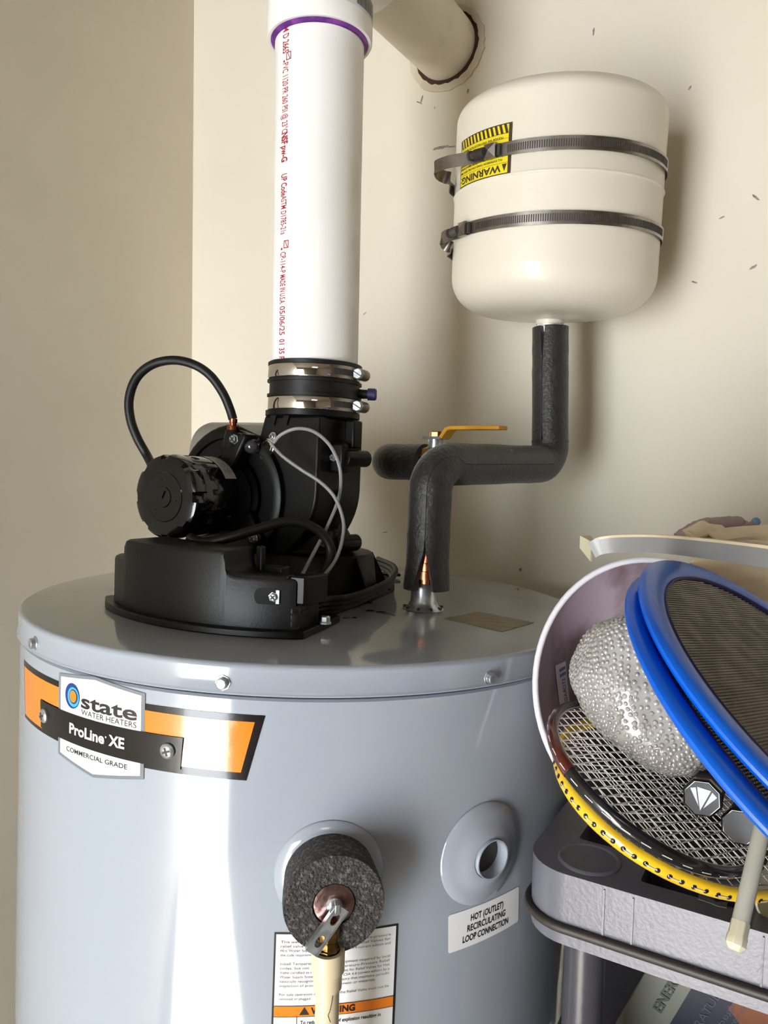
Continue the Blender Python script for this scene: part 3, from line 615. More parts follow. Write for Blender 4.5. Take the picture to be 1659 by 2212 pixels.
RP = .0445
pipe = thing('vent_pipe', 'white plastic vent pipe with red printing rising from the black coupling', 'pipe', L(P_(.236)))
obj('pipe_wall', MB(L).lathe(P_(.236), PD, [(.040, .001), (.0440, 0), (RP, .0006), (RP, .345), (.040, .345)], 96), MT['pvc'], pipe)
b = MB(L)
def zpix(y):     # height on the pipe's printed line seen at image row y
    q = atl(622, y, -.043); return q.z
TH0 = math.radians(-41.5)
def pm(u, v):    # u runs down the pipe, v across
    t = TH0 + v / RP; z = u; return P_(z) + V((math.sin(t), -math.cos(t), 0)) * (RP + .0003)
for s_, y0, y1, h, bo in (('ASTM D 2665', 36, 117, .0074, .008), ('PVC 1120 PR 260 PSI @ 23°C', 138, 288, .0070, 0), ('NSF', 288, 313, .0074, .03), ('pw-G', 316, 351, .0074, .02), ('UP Code', 377, 424, .0072, .01), ('ASTM D1785-21a', 424, 507, .0068, 0),
        ('CP-114-P', 545, 590, .0068, 0), ('MADE IN U.S.A.', 594, 657, .0068, .008), ('05/06/25', 662, 724, .0068, 0), ('01 35 PL', 733, 784, .0068, .008)):
    za, zb = zpix(y0), zpix(y1); vs_, fs_ = text_mesh(s_, bo + .008); x0 = min(v[0] for v in vs_); x1 = max(v[0] for v in vs_); k = (za - zb) / (x1 - x0)
    b.add([pm(za - (x - x0) * k, h * 1.12 / .69 * (y - .34)) for x, y in vs_], fs_)
for y0, y1 in ((117, 134), (521, 538)):
    za, zb = zpix(y0), zpix(y1); t_ = .0008
    for q in (rect(za, .001, zb, .001 + t_), rect(za, .0065, zb, .0065 + t_), rect(za, .001, za - t_, .007), rect(zb + t_, .001, zb, .007), [(za, .002), (zb, .0060), (zb, .0068), (za, .0028)], circ(zb, -.002, .0012)):
        b.add([pm(u, v) for u, v in q], [tuple(range(len(q)))])
pr_ = obj('red_printing', b, MT['red'], pipe)
# fitting on top: long hub, bend, side hub
fit = thing('pipe_elbow', 'white plastic pipe elbow with purple primer on the rim above the vent pipe', 'pipe fitting', L(P_(.5607)))
RH = .0525
mb = MB(L).lathe(P_(.5607), PD, [(.0465, .004), (.0465, .001), (.0485, 0), (.0515, 0), (.0525, .002), (.0528, .03), (.0528, .085)], 96)
hub = obj('hub', mb, MT['pvc'], fit, sharp=40)
obj('primer_ring', MB(L).lathe(P_(.5607), PD, [(RP + .0002, -.0022), (.0480, -.0006), (.0492, .0004), (.0468, .003), (RP + .0002, .003)], 96, cap=False), MT['primer'], fit)
obj('primer_smear', MB(L).lathe(P_(.5607), PD, [(RP + .0003, -.0032), (RP + .0003, -.001)], 96, cap=False), MT['primer'], fit)
lblm = lambda u, v, w_=0.0: L(P_(.5607 + v) + V((math.sin(u / RH), -math.cos(u / RH), 0)) * (.0531 + w_))
b = MB(); patch(b, rect(.014, .017, .078, .066), lblm, .004); fl = obj('hub_label', b, mat('clear_label', (226, 226, 226), .25, var=(222, 222, 222)), fit)
b = MB()
u = .042; 
lb2 = lambda u, v: lblm(u, v, .0003)
while u < .074:
    wd = random.choice((.0005, .0009, .0013)); patch(b, rect(u, .0195, u + wd, .034), lb2, .01); u += wd + random.choice((.0005, .0008))
flip = lambda u, v: lblm(.039 - u, .0300 - v, .0003)
text(b, '14 56', flip, 0, 0, .0034, width=.013, bold=.02); text(b, '05/01/25', flip, 0, -.0052, .0034, width=.02, bold=.02)
obj('barcode', b, MT['printg'], fl)
b = MB(); text(b, '3401-11', lambda u, v: lblm(.062 - u, .0135 - v, .0002), 0, 0, .0042, width=.026); obj('raised_number', b, MT['pvc'], fit)
ELZ = .685; ec_ = P_(ELZ); hz = atwall(963, 101)
EDl = (inv(hz) - ec_).normalized()
sw = [P_(.632)] + [ec_ - ZV * .04 + EDl * .0 + (EDl * (.04 * (1 - math.cos(t))) + ZV * (.04 * math.sin(t))) for t in [math.pi / 2 * k / 8 for k in range(0, 9)]]
obj('bend', MB(L).tube(sw + [ec_ + EDl * .055], .0500, 48), MT['pvc'], fit)
obj('side_hub', MB(L).lathe(ec_ + EDl * .045, EDl, [(.0500, 0), (.0528, .004), (.0528, .058), (.0515, .060), (.0465, .060), (.0465, .052)], 72), MT['pvc'], fit, sharp=40)
stub = tag(obj('vent_stub', MB().tube([L(ec_ + EDl * .098), L(ec_ + EDl * .2), L(ec_ + EDl * .40)], RP, 72), MT['pvcold']), 'beige painted vent pipe stub running from the white elbow into the back wall', 'pipe')
# ragged hole and spackle ring where it enters the wall
def wm(u, v, w_=0.0): return hz + EB * u + V((0, 0, 1)) * v - ED * w_
o1 = [((.0575 + random.uniform(-.0015, .0015)) * math.cos(t) + .002, (.0575 + random.uniform(-.0015, .0015)) * math.sin(t) - .004) for t in [2 * math.pi * k / 60 for k in range(60)]]
o2 = [((.0488 + random.uniform(-.0012, .0014)) * math.cos(t) + .0012, (.0490 + random.uniform(-.0012, .0014)) * math.sin(t) - .0022) for t in [2 * math.pi * k / 60 for k in range(60)]]
o3 = circ(0, 0, RP - .001, n=60)
def wring(name, a, b_, m, w_):
    n_ = 60; vs = [wm(u, v, .0002) for u, v in a] + [wm(u, v, w_) for u, v in a] + [wm(u, v, w_) for u, v in b_] + [wm(u, v, .0002) for u, v in b_]
    fs = [(j * n_ + k, j * n_ + (k + 1) % n_, (j + 1) * n_ + (k + 1) % n_, (j + 1) * n_ + k) for j in range(3) for k in range(n_)]
    mb = MB(); mb.add(vs, fs); return obj(name, mb, m, wall_back)
wring('spackle_ring', o1, o2, MT['patch'], .0022); wring('hole_edge', o2, o3, MT['hole'], .0008)

# ================================================================== water piping in foam sleeves
Z1 = V((0, 0, 1))
def bend(p0, c, p1, r, k=8):
    """straight p0->c->p1 with a round corner of radius r"""
    a = (V(p0) - c).normalized(); b_ = (V(p1) - c).normalized(); ang = a.angle(b_); t = r / math.tan(ang / 2)
    s0 = c + a * t; s1 = c + b_ * t; cc = c + (a + b_).normalized() * (r / math.sin(ang / 2)); o = []
    for i in range(k + 1):
        q = s0.lerp(s1, i / k); o.append(cc + (q - cc).normalized() * r)
    return o
rb = at(921, 1272, .750); rt = at(932, 1003, .752); re = at(1188, 1003, .898); ut = at(1189, 708, .902)
piping = thing('insulated_pipe', 'grey foam covered copper pipe climbing from the heater lid to the cream tank', 'pipe', rb)
riser = [rb.lerp(rt, k / 14) for k in range(12)]; b1 = bend(rb, rt, re, .027, 10); b2 = bend(rt, re, ut, .024, 10)
run = riser + b1 + [b1[-1].lerp(b2[0], k / 8) for k in range(1, 8)] + b2 + [b2[-1] + (ut - re).normalized() * .004]
N_ = len(run); gaps = []; ros = []
for i in range(N_):
    gaps.append({0: .46, 1: .40, 2: .30, 3: .20, 4: .08, 5: .03}.get(i, .012)); ros.append(.0212 + {0: .0016, 1: .0012, 2: .0006}.get(i, 0) + random.uniform(-.0003, .0003))
obj('foam_sleeve', MB().foam(run, ros, .0135, gaps, V((-.22, -1, 0)), 44), MT['foam'], piping, sharp=50)
up_ = [re.lerp(ut, .115 + .885 * k / 16) for k in range(17)]
obj('foam_sleeve', MB().foam(up_, [.0208 + random.uniform(-.0003, .0003) for _ in up_], .0135, [.10, .07, .02] + [.012] * 9 + [.03, .06, .08, .11, .14], V((-.62, -.80, 0)), 44), MT['foam'], piping, sharp=50)
cop = MB().lathe(rb + V((0, 0, .0)), rt - rb, [(.0110, .006), (.0110, .010), (.0135, .0105), (.0135, .018), (.0125, .0185), (.0125, .026), (.0118, .0265), (.0118, .034), (.0132, .0345), (.0132, .046), (.0115, .0465), (.0111, .10)], 28)
obj('copper_riser', cop, MT['copper'], piping, sharp=30)
obj('copper_riser', MB().tube([re.lerp(ut, .8), re.lerp(ut, 1.0), re.lerp(ut, 1.012)], .0115, 24), MT['copper'], piping)
p1 = at(829, 997, .93); p2 = at(975, 1000, .868); p0 = p1 + ED * .13
bb = bend(p0, p1, p2, .024, 10); br = [p0.lerp(bb[0], k / 4) for k in range(4)] + bb; e_ = at(919, 999, .889)
br += [bb[-1].lerp(e_, k / 6) for k in range(1, 7)]
obj('foam_sleeve', MB().foam(br, [.0212 + random.uniform(-.0003, .0003) for _ in br], .0135, [.012] * len(br), V((0, 0, -1)), 40), MT['foam'], piping, sharp=50)
bd = (p2 - p1).normalized(); vc = at(940, 985, .882)
vb = obj('valve_body', MB().lathe(vc - V((0, 0, .004)), bd, [(.0125, -.028), (.0125, -.014), (.0165, -.012), (.0165, .012), (.0125, .014), (.0125, .10)], 8), MT['brass'], piping, bevel=.001)
obj('valve_stem', MB().lathe(vc + V((0, 0, .008)), Z1, [(.0085, 0), (.0085, .012), (.006, .0125), (.006, .018)], 16), MT['zinc'], vb)
obj('valve_nut', MB().lathe(vc + V((0, 0, .0215)), Z1, [(.0078, 0), (.0078, .006), (.0066, .0068)], 6), MT['brass'], vb, bevel=.0005)
lv = [vc + V((0, 0, .0205)) - bd * .012, vc + V((0, 0, .0205)) + bd * .006, vc + V((0, 0, .0205)) + bd * .012, vc + V((0, 0, .0305)) + bd * .020, vc + V((0, 0, .0315)) + bd * .026, vc + V((0, 0, .031)) + bd * .088]
obj('lever_plate', MB().tube(lv[:3], (.0016, .009), 4, flat=Z1), MT['zinc'], vb)
lev = obj('valve_lever', MB().tube(lv[2:], (.0021, .0095), 4, flat=Z1), MT['yellow'], vb, bevel=.001); lev['label'] = 'yellow plastic covered lever'

# ================================================================== expansion tank
EA = V((.1870, .905, CZ + .155)); ET = V((.0, -.075, 1)).normalized(); EXx = V((1, 0, 0)); EXx = (EXx - ET * EXx.dot(ET)).normalized(); EYy = ET.cross(EXx); ER = .1150
def E_(th, h, r=ER): return EA + ET * h + (EXx * math.sin(th) - EYy * math.cos(th)) * r
xt = thing('expansion_tank', 'cream painted expansion tank with a yellow label strapped high on the wall', 'tank', EA)
pf = [(.012, .0105), (.020, .0108), (.030, .0125)]
for k in range(1, 15):     # dished bottom with a tight knuckle
    t = k / 14 * math.pi / 2; pf.append((.030 + (ER - .030) * math.sin(t) ** .72, .0125 + .045 * (1 - math.cos(t)) ** 1.15))
pf += [(ER, .075), (ER, .1425), (ER + .0009, .1430), (ER + .0013, .1440), (ER + .0004, .1452), (ER, .1462), (ER, .222)]
for k in range(1, 13):
    t = k / 12 * math.pi / 2; pf.append((ER - .024 + .024 * math.cos(t) if k < 12 else ER - .024, .222 + .020 * math.sin(t)))
pf += [(ER * .45, .247), (.004, .250)]
obj('tank_shell', MB().lathe(EA, ET, pf, 128), MT['enamel'], xt, sharp=60)
obj('tank_neck', MB().lathe(EA, ET, [(.0125, -.012), (.0125, -.004), (.0165, -.0035), (.0165, .003), (.0145, .004), (.0145, .011)], 8), MT['white'], xt, bevel=.0008)
obj('neck_collar', MB().lathe(EA, ET, [(.0160, .006), (.0160, .0115), (.014, .012)], 32), MT['enamel'], xt)
em = lambda k: (lambda u, v, w_=0.0: E_(u / ER, v, ER + k + w_))
A2 = lambda d: math.radians(d) * ER
sh = lambda nm, poly, k, mt, pa: sheet(nm, poly, em(k), mt, pa, .004)
wlb = sh('caution_label', rect(A2(-75.5), .1445, A2(-35.5), .1940), .0005, MT['brown'], xt); wlb['label'] = 'upside down yellow warning label with dark border'
u0, u1 = A2(-74.3), A2(-37.2)
sh('label_field', rect(u0, .1460, u1, .1928), .0009, MT['yel'], wlb)
b = MB(); m = em(.0013)
k = u0
patch(b, rect(u0, .1838, u1, .1842), m, .004); patch(b, rect(u0, .1790, u1, .1793), m, .004); patch(b, rect(u0, .1558, u1, .1561), m, .004)
n = 13; sp = (u1 - u0) / n
for i in range(n): patch(b, [(u0 + i * sp, .1928), (u0 + i * sp + sp * .5, .1928), (u0 + i * sp + sp * .95, .1842), (u0 + i * sp + sp * .45, .1842)], m, .004)
fl = lambda u, v: m(u1 - .002 - u, .1545 - v)          # upside down writing frame
vs_, fs_ = text_mesh('WARNING:', .025); x0 = min(v[0] for v in vs_); x1 = max(v[0] for v in vs_)
wlen = (u1 - u0) - .0095
b.add([m(u1 - .0075 - (x - x0) / (x1 - x0) * wlen, .1542 - y * .0066 / .69) for x, y in vs_], fs_)
patch(b, [(u1 - .0008, .1548), (u1 - .0064, .1548), (u1 - .0036, .1478)], m, .002)
for i, s_ in enumerate(('ALL EXPANSION TANKS CAN FAIL WITH TIME', 'Inspect this tank annually for signs of leakage', 'or corrosion. Failure to replace a leaking tank', 'can cause flooding and property damage. Never', 'exceed the rated working pressure', 'PLEASE SEE INSTALLATION MANUAL')):
    vs_, fs_ = text_mesh(s_, .01); x0 = min(v[0] for v in vs_); x1 = max(v[0] for v in vs_); zt = (.1600, .1635, .1668, .1701, .1734, .1812)[i]
    b.add([m(u1 - .006 - (x - x0) / (x1 - x0) * ((u1 - u0) - .007), zt - y * .0021 / .69) for x, y in vs_], fs_)
obj('lettering', b, MT['brown'], wlb)

# strap clamps round the tank: tank arc, then a loop of slack band on the far side
def strap(h, th_leave, out, label, hang, lr=.0105):
    Rb = ER + .0022
    st = thing('strap_clamp', label, 'clamp', E_(math.radians(40), h), 'steel strap clamps round the cream tank')
    arcp_ = [E_(math.radians(a), h, Rb) for a in range(150, int(th_leave), -6)] + [E_(math.radians(th_leave), h, Rb)]
    t = math.radians(th_leave); tg = -(EXx * math.cos(t) + EYy * math.sin(t)); nr = EXx * math.sin(t) - EYy * math.cos(t)
    e = arcp_[-1]; loop = [e + tg * out * .35 + nr * out * .08, e + tg * out * .7 + nr * out * .20]
    c0 = e + tg * (out * .92) + nr * (out * .26 - lr)
    loop += [c0 + tg * (lr * math.sin(q)) + nr * (lr * math.cos(q)) - ET * (hang * q / 3.2) for q in (.4, .9, 1.4, 1.9, 2.4, 2.9)]
    back_ = [E_(math.radians(a), h - hang, Rb + (.004 if a > -100 else 0)) for a in (-92, -100, -112, -126, -140, -155, -170, -185, -200)]
    pts = spline(arcp_ + loop + back_, 3)
    bd_ = obj('band', MB().tube(pts, (.0066, .0004), 4, flat=ET), MT['steel'], st, sharp=30)
    sl = MB(); a0, a1 = 62, th_leave + 16; a = a0
    while a > a1:
        d = EXx * math.sin(math.radians(a)) - EYy * math.cos(math.radians(a)); tn = EXx * math.cos(math.radians(a)) + EYy * math.sin(math.radians(a))
        sl.box(E_(math.radians(a), h, Rb + .0005), (.0006, .0003, .0036), (tn, d, ET)); a -= 1.15
    obj('band_slots', sl, MT['slot'], st, kind='stuff')
    q = E_(math.radians(th_leave + 7), h, Rb); t2 = math.radians(th_leave + 7); d = EXx * math.sin(t2) - EYy * math.cos(t2); tn = EXx * math.cos(t2) + EYy * math.sin(t2)
    hs_ = MB(); s2 = .0072; o = q + d * .002; top = q + d * .0085
    hs_.add([o + tn * s2 * i + ET * s2 * j for i, j in ((-1, -1), (1, -1), (1, 1), (-1, 1))] + [o + d * .0035 + tn * s2 * i + ET * s2 * j for i, j in ((-1, -1), (1, -1), (1, 1), (-1, 1))] + [top],
            [(0, 1, 2, 3), (0, 1, 5, 4), (1, 2, 6, 5), (2, 3, 7, 6), (3, 0, 4, 7), (4, 5, 8), (5, 6, 8), (6, 7, 8), (7, 4, 8)])
    obj('clamp_housing', hs_, MT['steel'], st, sharp=20)
    wp = [(.0045, 0)]; hh = 0
    for k in range(8): wp += [(.0052, .0006 + k * .0016), (.0040, .0014 + k * .0016)]
    obj('worm_screw', MB().lathe(q + d * .0048 - tn * .007, -tn, wp + [(.0036, .0145), (.0036, .017), (.005, .0172), (.005, .0195)], 16), MT['slot'], st, sharp=25)
    obj('strap_end', MB().box(q + d * .002 + tn * .0098, (.0018, .0014, .0055), (tn, d, ET)), MT['slot'], st)
strap(.1685, -53, .058, 'upper steel strap crossing the yellow label, with a long slack loop', .012)
strap(.0985, -72, .032, 'lower steel strap below the yellow label, with a short slack loop', .012, .0055)

# ================================================================== relief valve
rp, rn, rx = surf(9.0, -.1507); RPw, RN, RX = L(rp), (L(rp + rn) - L(rp)).normalized(), (L(rp + rx) - L(rp)).normalized(); RZ = RN.cross(RX) * -1
if RZ.z < 0: RZ = -RZ
def F(r, u, n_): return RPw + RX * r + RZ * u + RN * n_
rv = thing('relief_valve', 'brass relief valve with zinc test lever inside a thick grey foam sleeve', 'valve', F(0, 0, .002))
pts = [F(0, 0, n_) for n_ in (-.0035, .004, .012, .022, .030, .036, .038)]
sl = MB().foam(pts, [.0318, .0322, .0328, .0336, .0341, .0340, .0334], .0146, [.05, .05, .06, .12, .17, .20, .20], RX * .02 - RZ, 72)
obj('foam_sleeve', sl, MT['foam2'], rv, sharp=55)
obj('valve_body', MB().lathe(F(0, 0, .004), RN, [(.0120, 0), (.0120, .020), (.0105, .021), (.0105, .030)], 32), MT['brass'], rv)
capm = obj('spring_cap', MB().lathe(F(0, 0, .030), RN, [(.0135, 0), (.0142, .001), (.0142, .006), (.0136, .0072), (.0105, .0080), (.0052, .0082)], 48), MT['redbrass'], rv, sharp=30)
vs_, fs_ = text_mesh('TEMPERATURE PRESSURE', .01); x0 = min(v[0] for v in vs_); x1 = max(v[0] for v in vs_); b = MB()
b.add([F((.0112 - .0 + (y - .35) * .0024) * math.cos(math.pi * .95 - (x - x0) / (x1 - x0) * math.pi * .9), (.0112 + (y - .35) * .0024) * math.sin(math.pi * .95 - (x - x0) / (x1 - x0) * math.pi * .9), .0380) for x, y in vs_], fs_)
obj('stamped_words', b, MT['redbrass'], capm)
obj('spindle', MB().lathe(F(0, 0, .037), RN, [(.0052, 0), (.0052, .0022), (.0036, .0024), (.0036, .008)], 20), MT['zinc'], rv)
# lever, channel with two holes
l0 = F(.0052, .0016, .0445); l1 = F(-.0150, -.0262, .0475); lu = (l1 - l0).normalized(); ln = (RN - lu * RN.dot(lu)).normalized(); lw = ln.cross(lu); LLn = (l1 - l0).length
hole = lambda c, a, b_: [(c + a * math.cos(t), b_ * math.sin(t)) for t in [2 * math.pi * k / 20 for k in range(20)]]
vs, fs = filled([[(0, -.0042), (LLn, -.0042), (LLn, .0042), (0, .0042)], hole(LLn * .26, .0042, .0026), hole(LLn * .74, .0042, .0026)], .0006)
mb = MB(); mb.add([l0 + lu * v[0] + lw * v[1] + ln * v[2] for v in vs], fs)
lvr = obj('test_lever', mb, MT['zinc'], rv, bevel=.0003)
for sg in (-1, 1): obj('lever_flange', MB().box(l0 + lu * LLn * .5 + lw * .0042 * sg - ln * .0018, (LLn / 2, .0005, .0024), (lu, lw, ln)), MT['zinc'], lvr)
obj('lever_lug', MB().box(F(.0015, .0012, .0430), (.0018, .0030, .003), (RX, RZ, RN)), MT['zinc'], rv, bevel=.0005)
dp = at(707, 2150, F(0, 0, .036).y - .003); 
obj('outlet', MB().lathe(V((dp.x, dp.y, F(0, -.012, 0).z)), (0, 0, -1), [(.0075, 0), (.0075, .010), (.0066, .0105), (.0066, .016), (.0078, .0162), (.0078, .028)], 8), MT['brass'], rv, bevel=.0006)
zt = at(707, 2072, dp.y).z
dr = thing('drain_pipe', 'cream plastic drain pipe hanging straight down from the relief valve', 'pipe', V((dp.x, dp.y, .02)))
obj('pipe_wall', MB().lathe(V((dp.x, dp.y, 0)), Z1, [(.0060, .02), (.0080, .021), (.0080, zt - .016), (.0065, zt - .0155)], 40), MT['cpvc'], dr)
obj('adapter', MB().lathe(V((dp.x, dp.y, zt)), Z1, [(.0080, -.020), (.0095, -.019), (.0096, -.008), (.0112, -.007), (.0112, .006), (.0108, .007), (.0082, .007), (.0080, .001)], 40), MT['cpvc'], dr, sharp=30)
b = MB(); q = [(.0004, .0), (.0012, -.004), (.0004, -.011), (-.0010, -.018), (-.0022, -.021), (-.0006, -.026), (-.0001, -.026), (-.0017, -.021), (-.0004, -.0178), (.0010, -.0105), (.0018, -.004), (.0012, .001)]
zq = at(718, 2128, dp.y - .008).z
patch(b, [(x + .0032, y) for x, y in q], lambda u, v: V((dp.x + .0081 * math.sin(u / .008), dp.y - .0081 * math.cos(u / .008), zq + v)), .0006); obj('glue_stain', b, MT['hole'], dr)

# ================================================================== shelf
SZ = CZ - .292; SD = .5265; SB = -.1815
def bd_(px, py, z=None): P = atz(px, py, SZ if z is None else z); return P.dot(EB), P.dot(ED)
def rr(b0, d0, b1, d1, r, n=8):
    o = []
    for cx_, cy_, t0 in ((b0 + r, d0 + r, 180), (b1 - r, d0 + r, 270), (b1 - r, d1 - r, 0), (b0 + r, d1 - r, 90)):
        o += [(cx_ + r * math.cos(math.radians(t0 + 90 * k / n)), cy_ + r * math.sin(math.radians(t0 + 90 * k / n))) for k in range(n + 1)]
    return o
SB1, SD1 = .62, .93
shelf = thing('plastic_shelf', 'grey plastic shelving unit with round posts beside the water heater', 'shelf', room((SB + SB1) / 2, (SD + SD1) / 2, 0))
fa, fb = bd_(1250, 1811), bd_(1270, 1783); ga = bd_(1367, 1899)
holes = [rr(ga[0] + .005 + i * .075, ga[1], ga[0] + .068 + i * .075, ga[1] + .034, .003, 2) for i in range(7)] + [rr(fa[0] + i * .085, fa[1], fa[0] + .072 + i * .085, fa[1] + .038, .003, 2) for i in range(8)]
def deck(z0, parent, nm, holes=()):
    vs, fs = filled([rr(SB, SD, SB1, SD1, .034)] + list(holes), .018); mb = MB(); mb.add([room(v[0], v[1], z0 - .018 + v[2]) for v in vs], fs)
    return obj(nm, mb, MT['shelf'], parent, bevel=.002, sharp=40)
dk = deck(SZ, shelf, 'deck', holes)
obj('lower_tier', MB().prism(rr(SB + .0005, SD + .0005, SB1 - .0005, SD1 - .0005, .033), lambda u, v, w_: room(u, v, w_), SZ - .0525, SZ - .0365), MT['shelf'], shelf, sharp=40)
obj('rolled_edge', MB().tube([room(u, v, SZ - .0395) for u, v in rr(SB - .0015, SD - .0015, SB1 + .0015, SD1 + .0015, .035)], (.0034, .0040), 12, closed=True), MT['shelfled'], shelf)
dkf = MB()
for px in (1303, 1366, 1652):
    bb_, dd_ = bd_(px, 1940); dkf.v = []; dkf.f = []
    P = atwall(px, 1990, WALL_D - SD); bx = P.dot(EB)
    obj('fascia_seam', MB().box(room(bx, SD - .0002, SZ - .019), (.0006, .0008, .0165), RA), MT['shelf'], dk)
pb, pd = bd_(1272, 1858)
posts = [(pb, pd), (SB1 - .032, pd), (pb, SD1 - .04), (SB1 - .032, SD1 - .04)]
for b_, d_ in posts:
    obj('post', MB().lathe(room(b_, d_, 0), Z1, [(.014, .002), (.0150, .004), (.0150, SZ - .05)], 36), MT['postm'], shelf)
    obj('post_socket', MB().lathe(room(b_, d_, SZ), Z1, [(.0225, -.001), (.0225, .0012), (.021, .002), (.020, .0008), (.002, .0004)], 40), MT['shelf'], dk, sharp=30)
for z in (SZ - .20, SZ - .66, .16): deck(z, shelf, 'deck')
# torn paper tag lying on the deck
q = [bd_(1509, 1934), bd_(1540, 1944), bd_(1546, 1950), bd_(1572, 1950), bd_(1570, 1963), bd_(1550, 1959), bd_(1530, 1951), bd_(1508, 1944)]
tag(obj('paper_tag', MB().prism(q, lambda u, v, w_: room(u, v, w_), SZ + .0002, SZ + .0008), MT['cartonw']), 'small torn pale paper tag lying on the shelf under the rackets', 'paper')

# carton leaning on the lower deck
CD = .66
def atd(px, py, d_): return atwall(px, py, WALL_D - d_)
c0, c1 = atd(1332, 2207, CD), atd(1393, 2101, CD); cu_ = (c1 - c0).normalized(); cv_ = cu_.cross(-ED).normalized()
if cv_.dot(EB) < 0: cv_ = -cv_
w1 = (atd(1472, 2170, CD) - c0).dot(cv_)
lowz = SZ - .20 + .001; uL = (lowz - c0.z) / cu_.z
carton = thing('printed_carton', 'tilted carton with pale strip and navy panel under the shelf deck', 'carton', c0 + cu_ * uL)
cm = lambda u, v, w_=0.0: c0 + cu_ * u + cv_ * v - ED * w_
u_hi = .115
obj('carton_body', MB().prism([(uL + .004, 0), (u_hi, 0), (u_hi - .09, .19), (uL + .104, .19)], lambda u, v, w_: cm(u, v, w_), -.006, 0), MT['cartonw'], carton, bevel=.001)
obj('navy_panel', MB().prism([(uL + .03, w1), (u_hi - .02, w1), (u_hi - .09, .189), (uL + .106, .189)], cm, .0003, .0006), MT['cartonb'], carton)
P = atd(1612, 2187, CD); ou, ov = (P - c0).dot(cu_), (P - c0).dot(cv_)
obj('orange_shape', MB().prism([(ou + x, ov + y) for x, y in ((-.006, -.012), (.006, -.010), (.012, .0), (.012, .025), (-.012, .025), (-.014, .005))], cm, .0007, .0010), MT['cartono'], carton)
b = MB()
def ctext(s_, px, py, h, wd, mtl, bo=0):
    P = atd(px, py, CD); pu, pv = (P - c0).dot(cu_), (P - c0).dot(cv_); bb2 = MB()
    text(bb2, s_, lambda u, v: cm(pu + u, pv - v, .0012), 0, 0, h, width=wd, bold=bo); return bb2
sc = CD * 1.15 / 1661
obj('lettering', ctext('ENERGY', 1428, 2188, .0075, .052, None, .03), MT['textg'], carton)
obj('lettering', ctext('CONGRATULATIONS', 1472, 2290, .0062, .115, None), MT['textp'], carton)
obj('small_print', ctext('savings begin with', 1515, 2290, .0045, .09, None), MT['textp'], carton)
obj('small_print', ctext('your power company', 1540, 2290, .0045, .09, None), MT['textp'], carton)

# ================================================================== tub and what is in it
TC = at(1410, 1488, .567); th_ = V((-.16, -.985, 0)).normalized(); TAx = (th_ * math.cos(math.radians(20)) + Z1 * math.sin(math.radians(20))).normalized()
TX_ = Z1.cross(TAx).normalized(); TY_ = TAx.cross(TX_)
TA_, TB_ = .0875, .1004
tubo = thing('plastic_tub', 'oval marbled plastic tub tipped on the shelf with rackets and bubble wrap in it', 'tub', TC - TAx * .09)
def tubring(k, h): return [TC + TX_ * (TA_ * k * math.cos(t)) + TY_ * (TB_ * k * math.sin(t)) + TAx * h for t in [2 * math.pi * i / 72 for i in range(72)]]
def rings(lst, close_last=True):
    vs = []; n_ = 72
    for k, h in lst: vs += tubring(k, h)
    fs = [(j * n_ + i, j * n_ + (i + 1) % n_, (j + 1) * n_ + (i + 1) % n_, (j + 1) * n_ + i) for j in range(len(lst) - 1) for i in range(n_)]
    if close_last: fs += [tuple(range((len(lst) - 1) * n_, len(lst) * n_)), tuple(range(n_))[::-1]]
    mb = MB(); mb.add(vs, fs); return mb
body = [(.40, -.098), (.52, -.097), (.56, -.092), (.99, -.004), (.99, -.0005), (.965, -.0005), (.96, -.004), (.535, -.088), (.50, -.0935), (.38, -.0945)]
obj('tub_wall', rings(body), MT['tub'], tubo, sharp=50)
obj('tub_rim', MB().tube(tubring(.988, 0), (.0026, .0024), 12, closed=True), MT['tubrim'], tubo)
# sticker inside
def tubinside(px, py):      # march the view ray to the inner wall
    d = ray(px, py).normalized(); t = .45
    for _ in range(1200):
        t += .0003; q = CAMP + d * t - TC; h = q.dot(TAx); k = math.hypot(q.dot(TX_) / TA_, q.dot(TY_) / TB_)
        if h < -.004 and k > .96 + (.96 - .535) * (h + .004) / .084: break
    return CAMP + d * (t - .001)
G = [[tubinside(1199 + (1222 - 1199) * i / 4 + (j / 8) * (9 + (7 - 9) * i / 4) + 3 * (j / 8) ** 2, 1438 - 10 * i / 4 + j / 8 * 95) for i in range(5)] for j in range(9)]
mb = MB(); mb.add([q for r_ in G for q in r_], [(j * 5 + i, j * 5 + i + 1, j * 5 + i + 6, j * 5 + i + 5) for j in range(8) for i in range(4)]); stk = obj('tub_sticker', mb, MT['white'], tubo)
def gmap(u, v):
    u = min(max(u, 0), .999) * 4; v = min(max(v, 0), .999) * 8; i, j = int(u), int(v); a, c = u - i, v - j
    return (G[j][i] * (1 - a) + G[j][i + 1] * a) * (1 - c) + (G[j + 1][i] * (1 - a) + G[j + 1][i + 1] * a) * c - (TAx * -.0003)
b = MB()
for v0, v1 in ((.10, .17), (.22, .29)): patch(b, [(.35, v0 + .02), (.92, v0), (.92, v1), (.35, v1 + .02)], gmap, .1)
vs_, fs_ = text_mesh('STORAGE', .02); x0 = min(v[0] for v in vs_); x1 = max(v[0] for v in vs_)
b.add([gmap(.80 - (.69 - y) / .69 * .30 + .0, .36 + (x - x0) / (x1 - x0) * .58) for x, y in [(x, .69 - y) for x, y in vs_]], fs_)
obj('sticker_print', b, MT['navy'], stk)

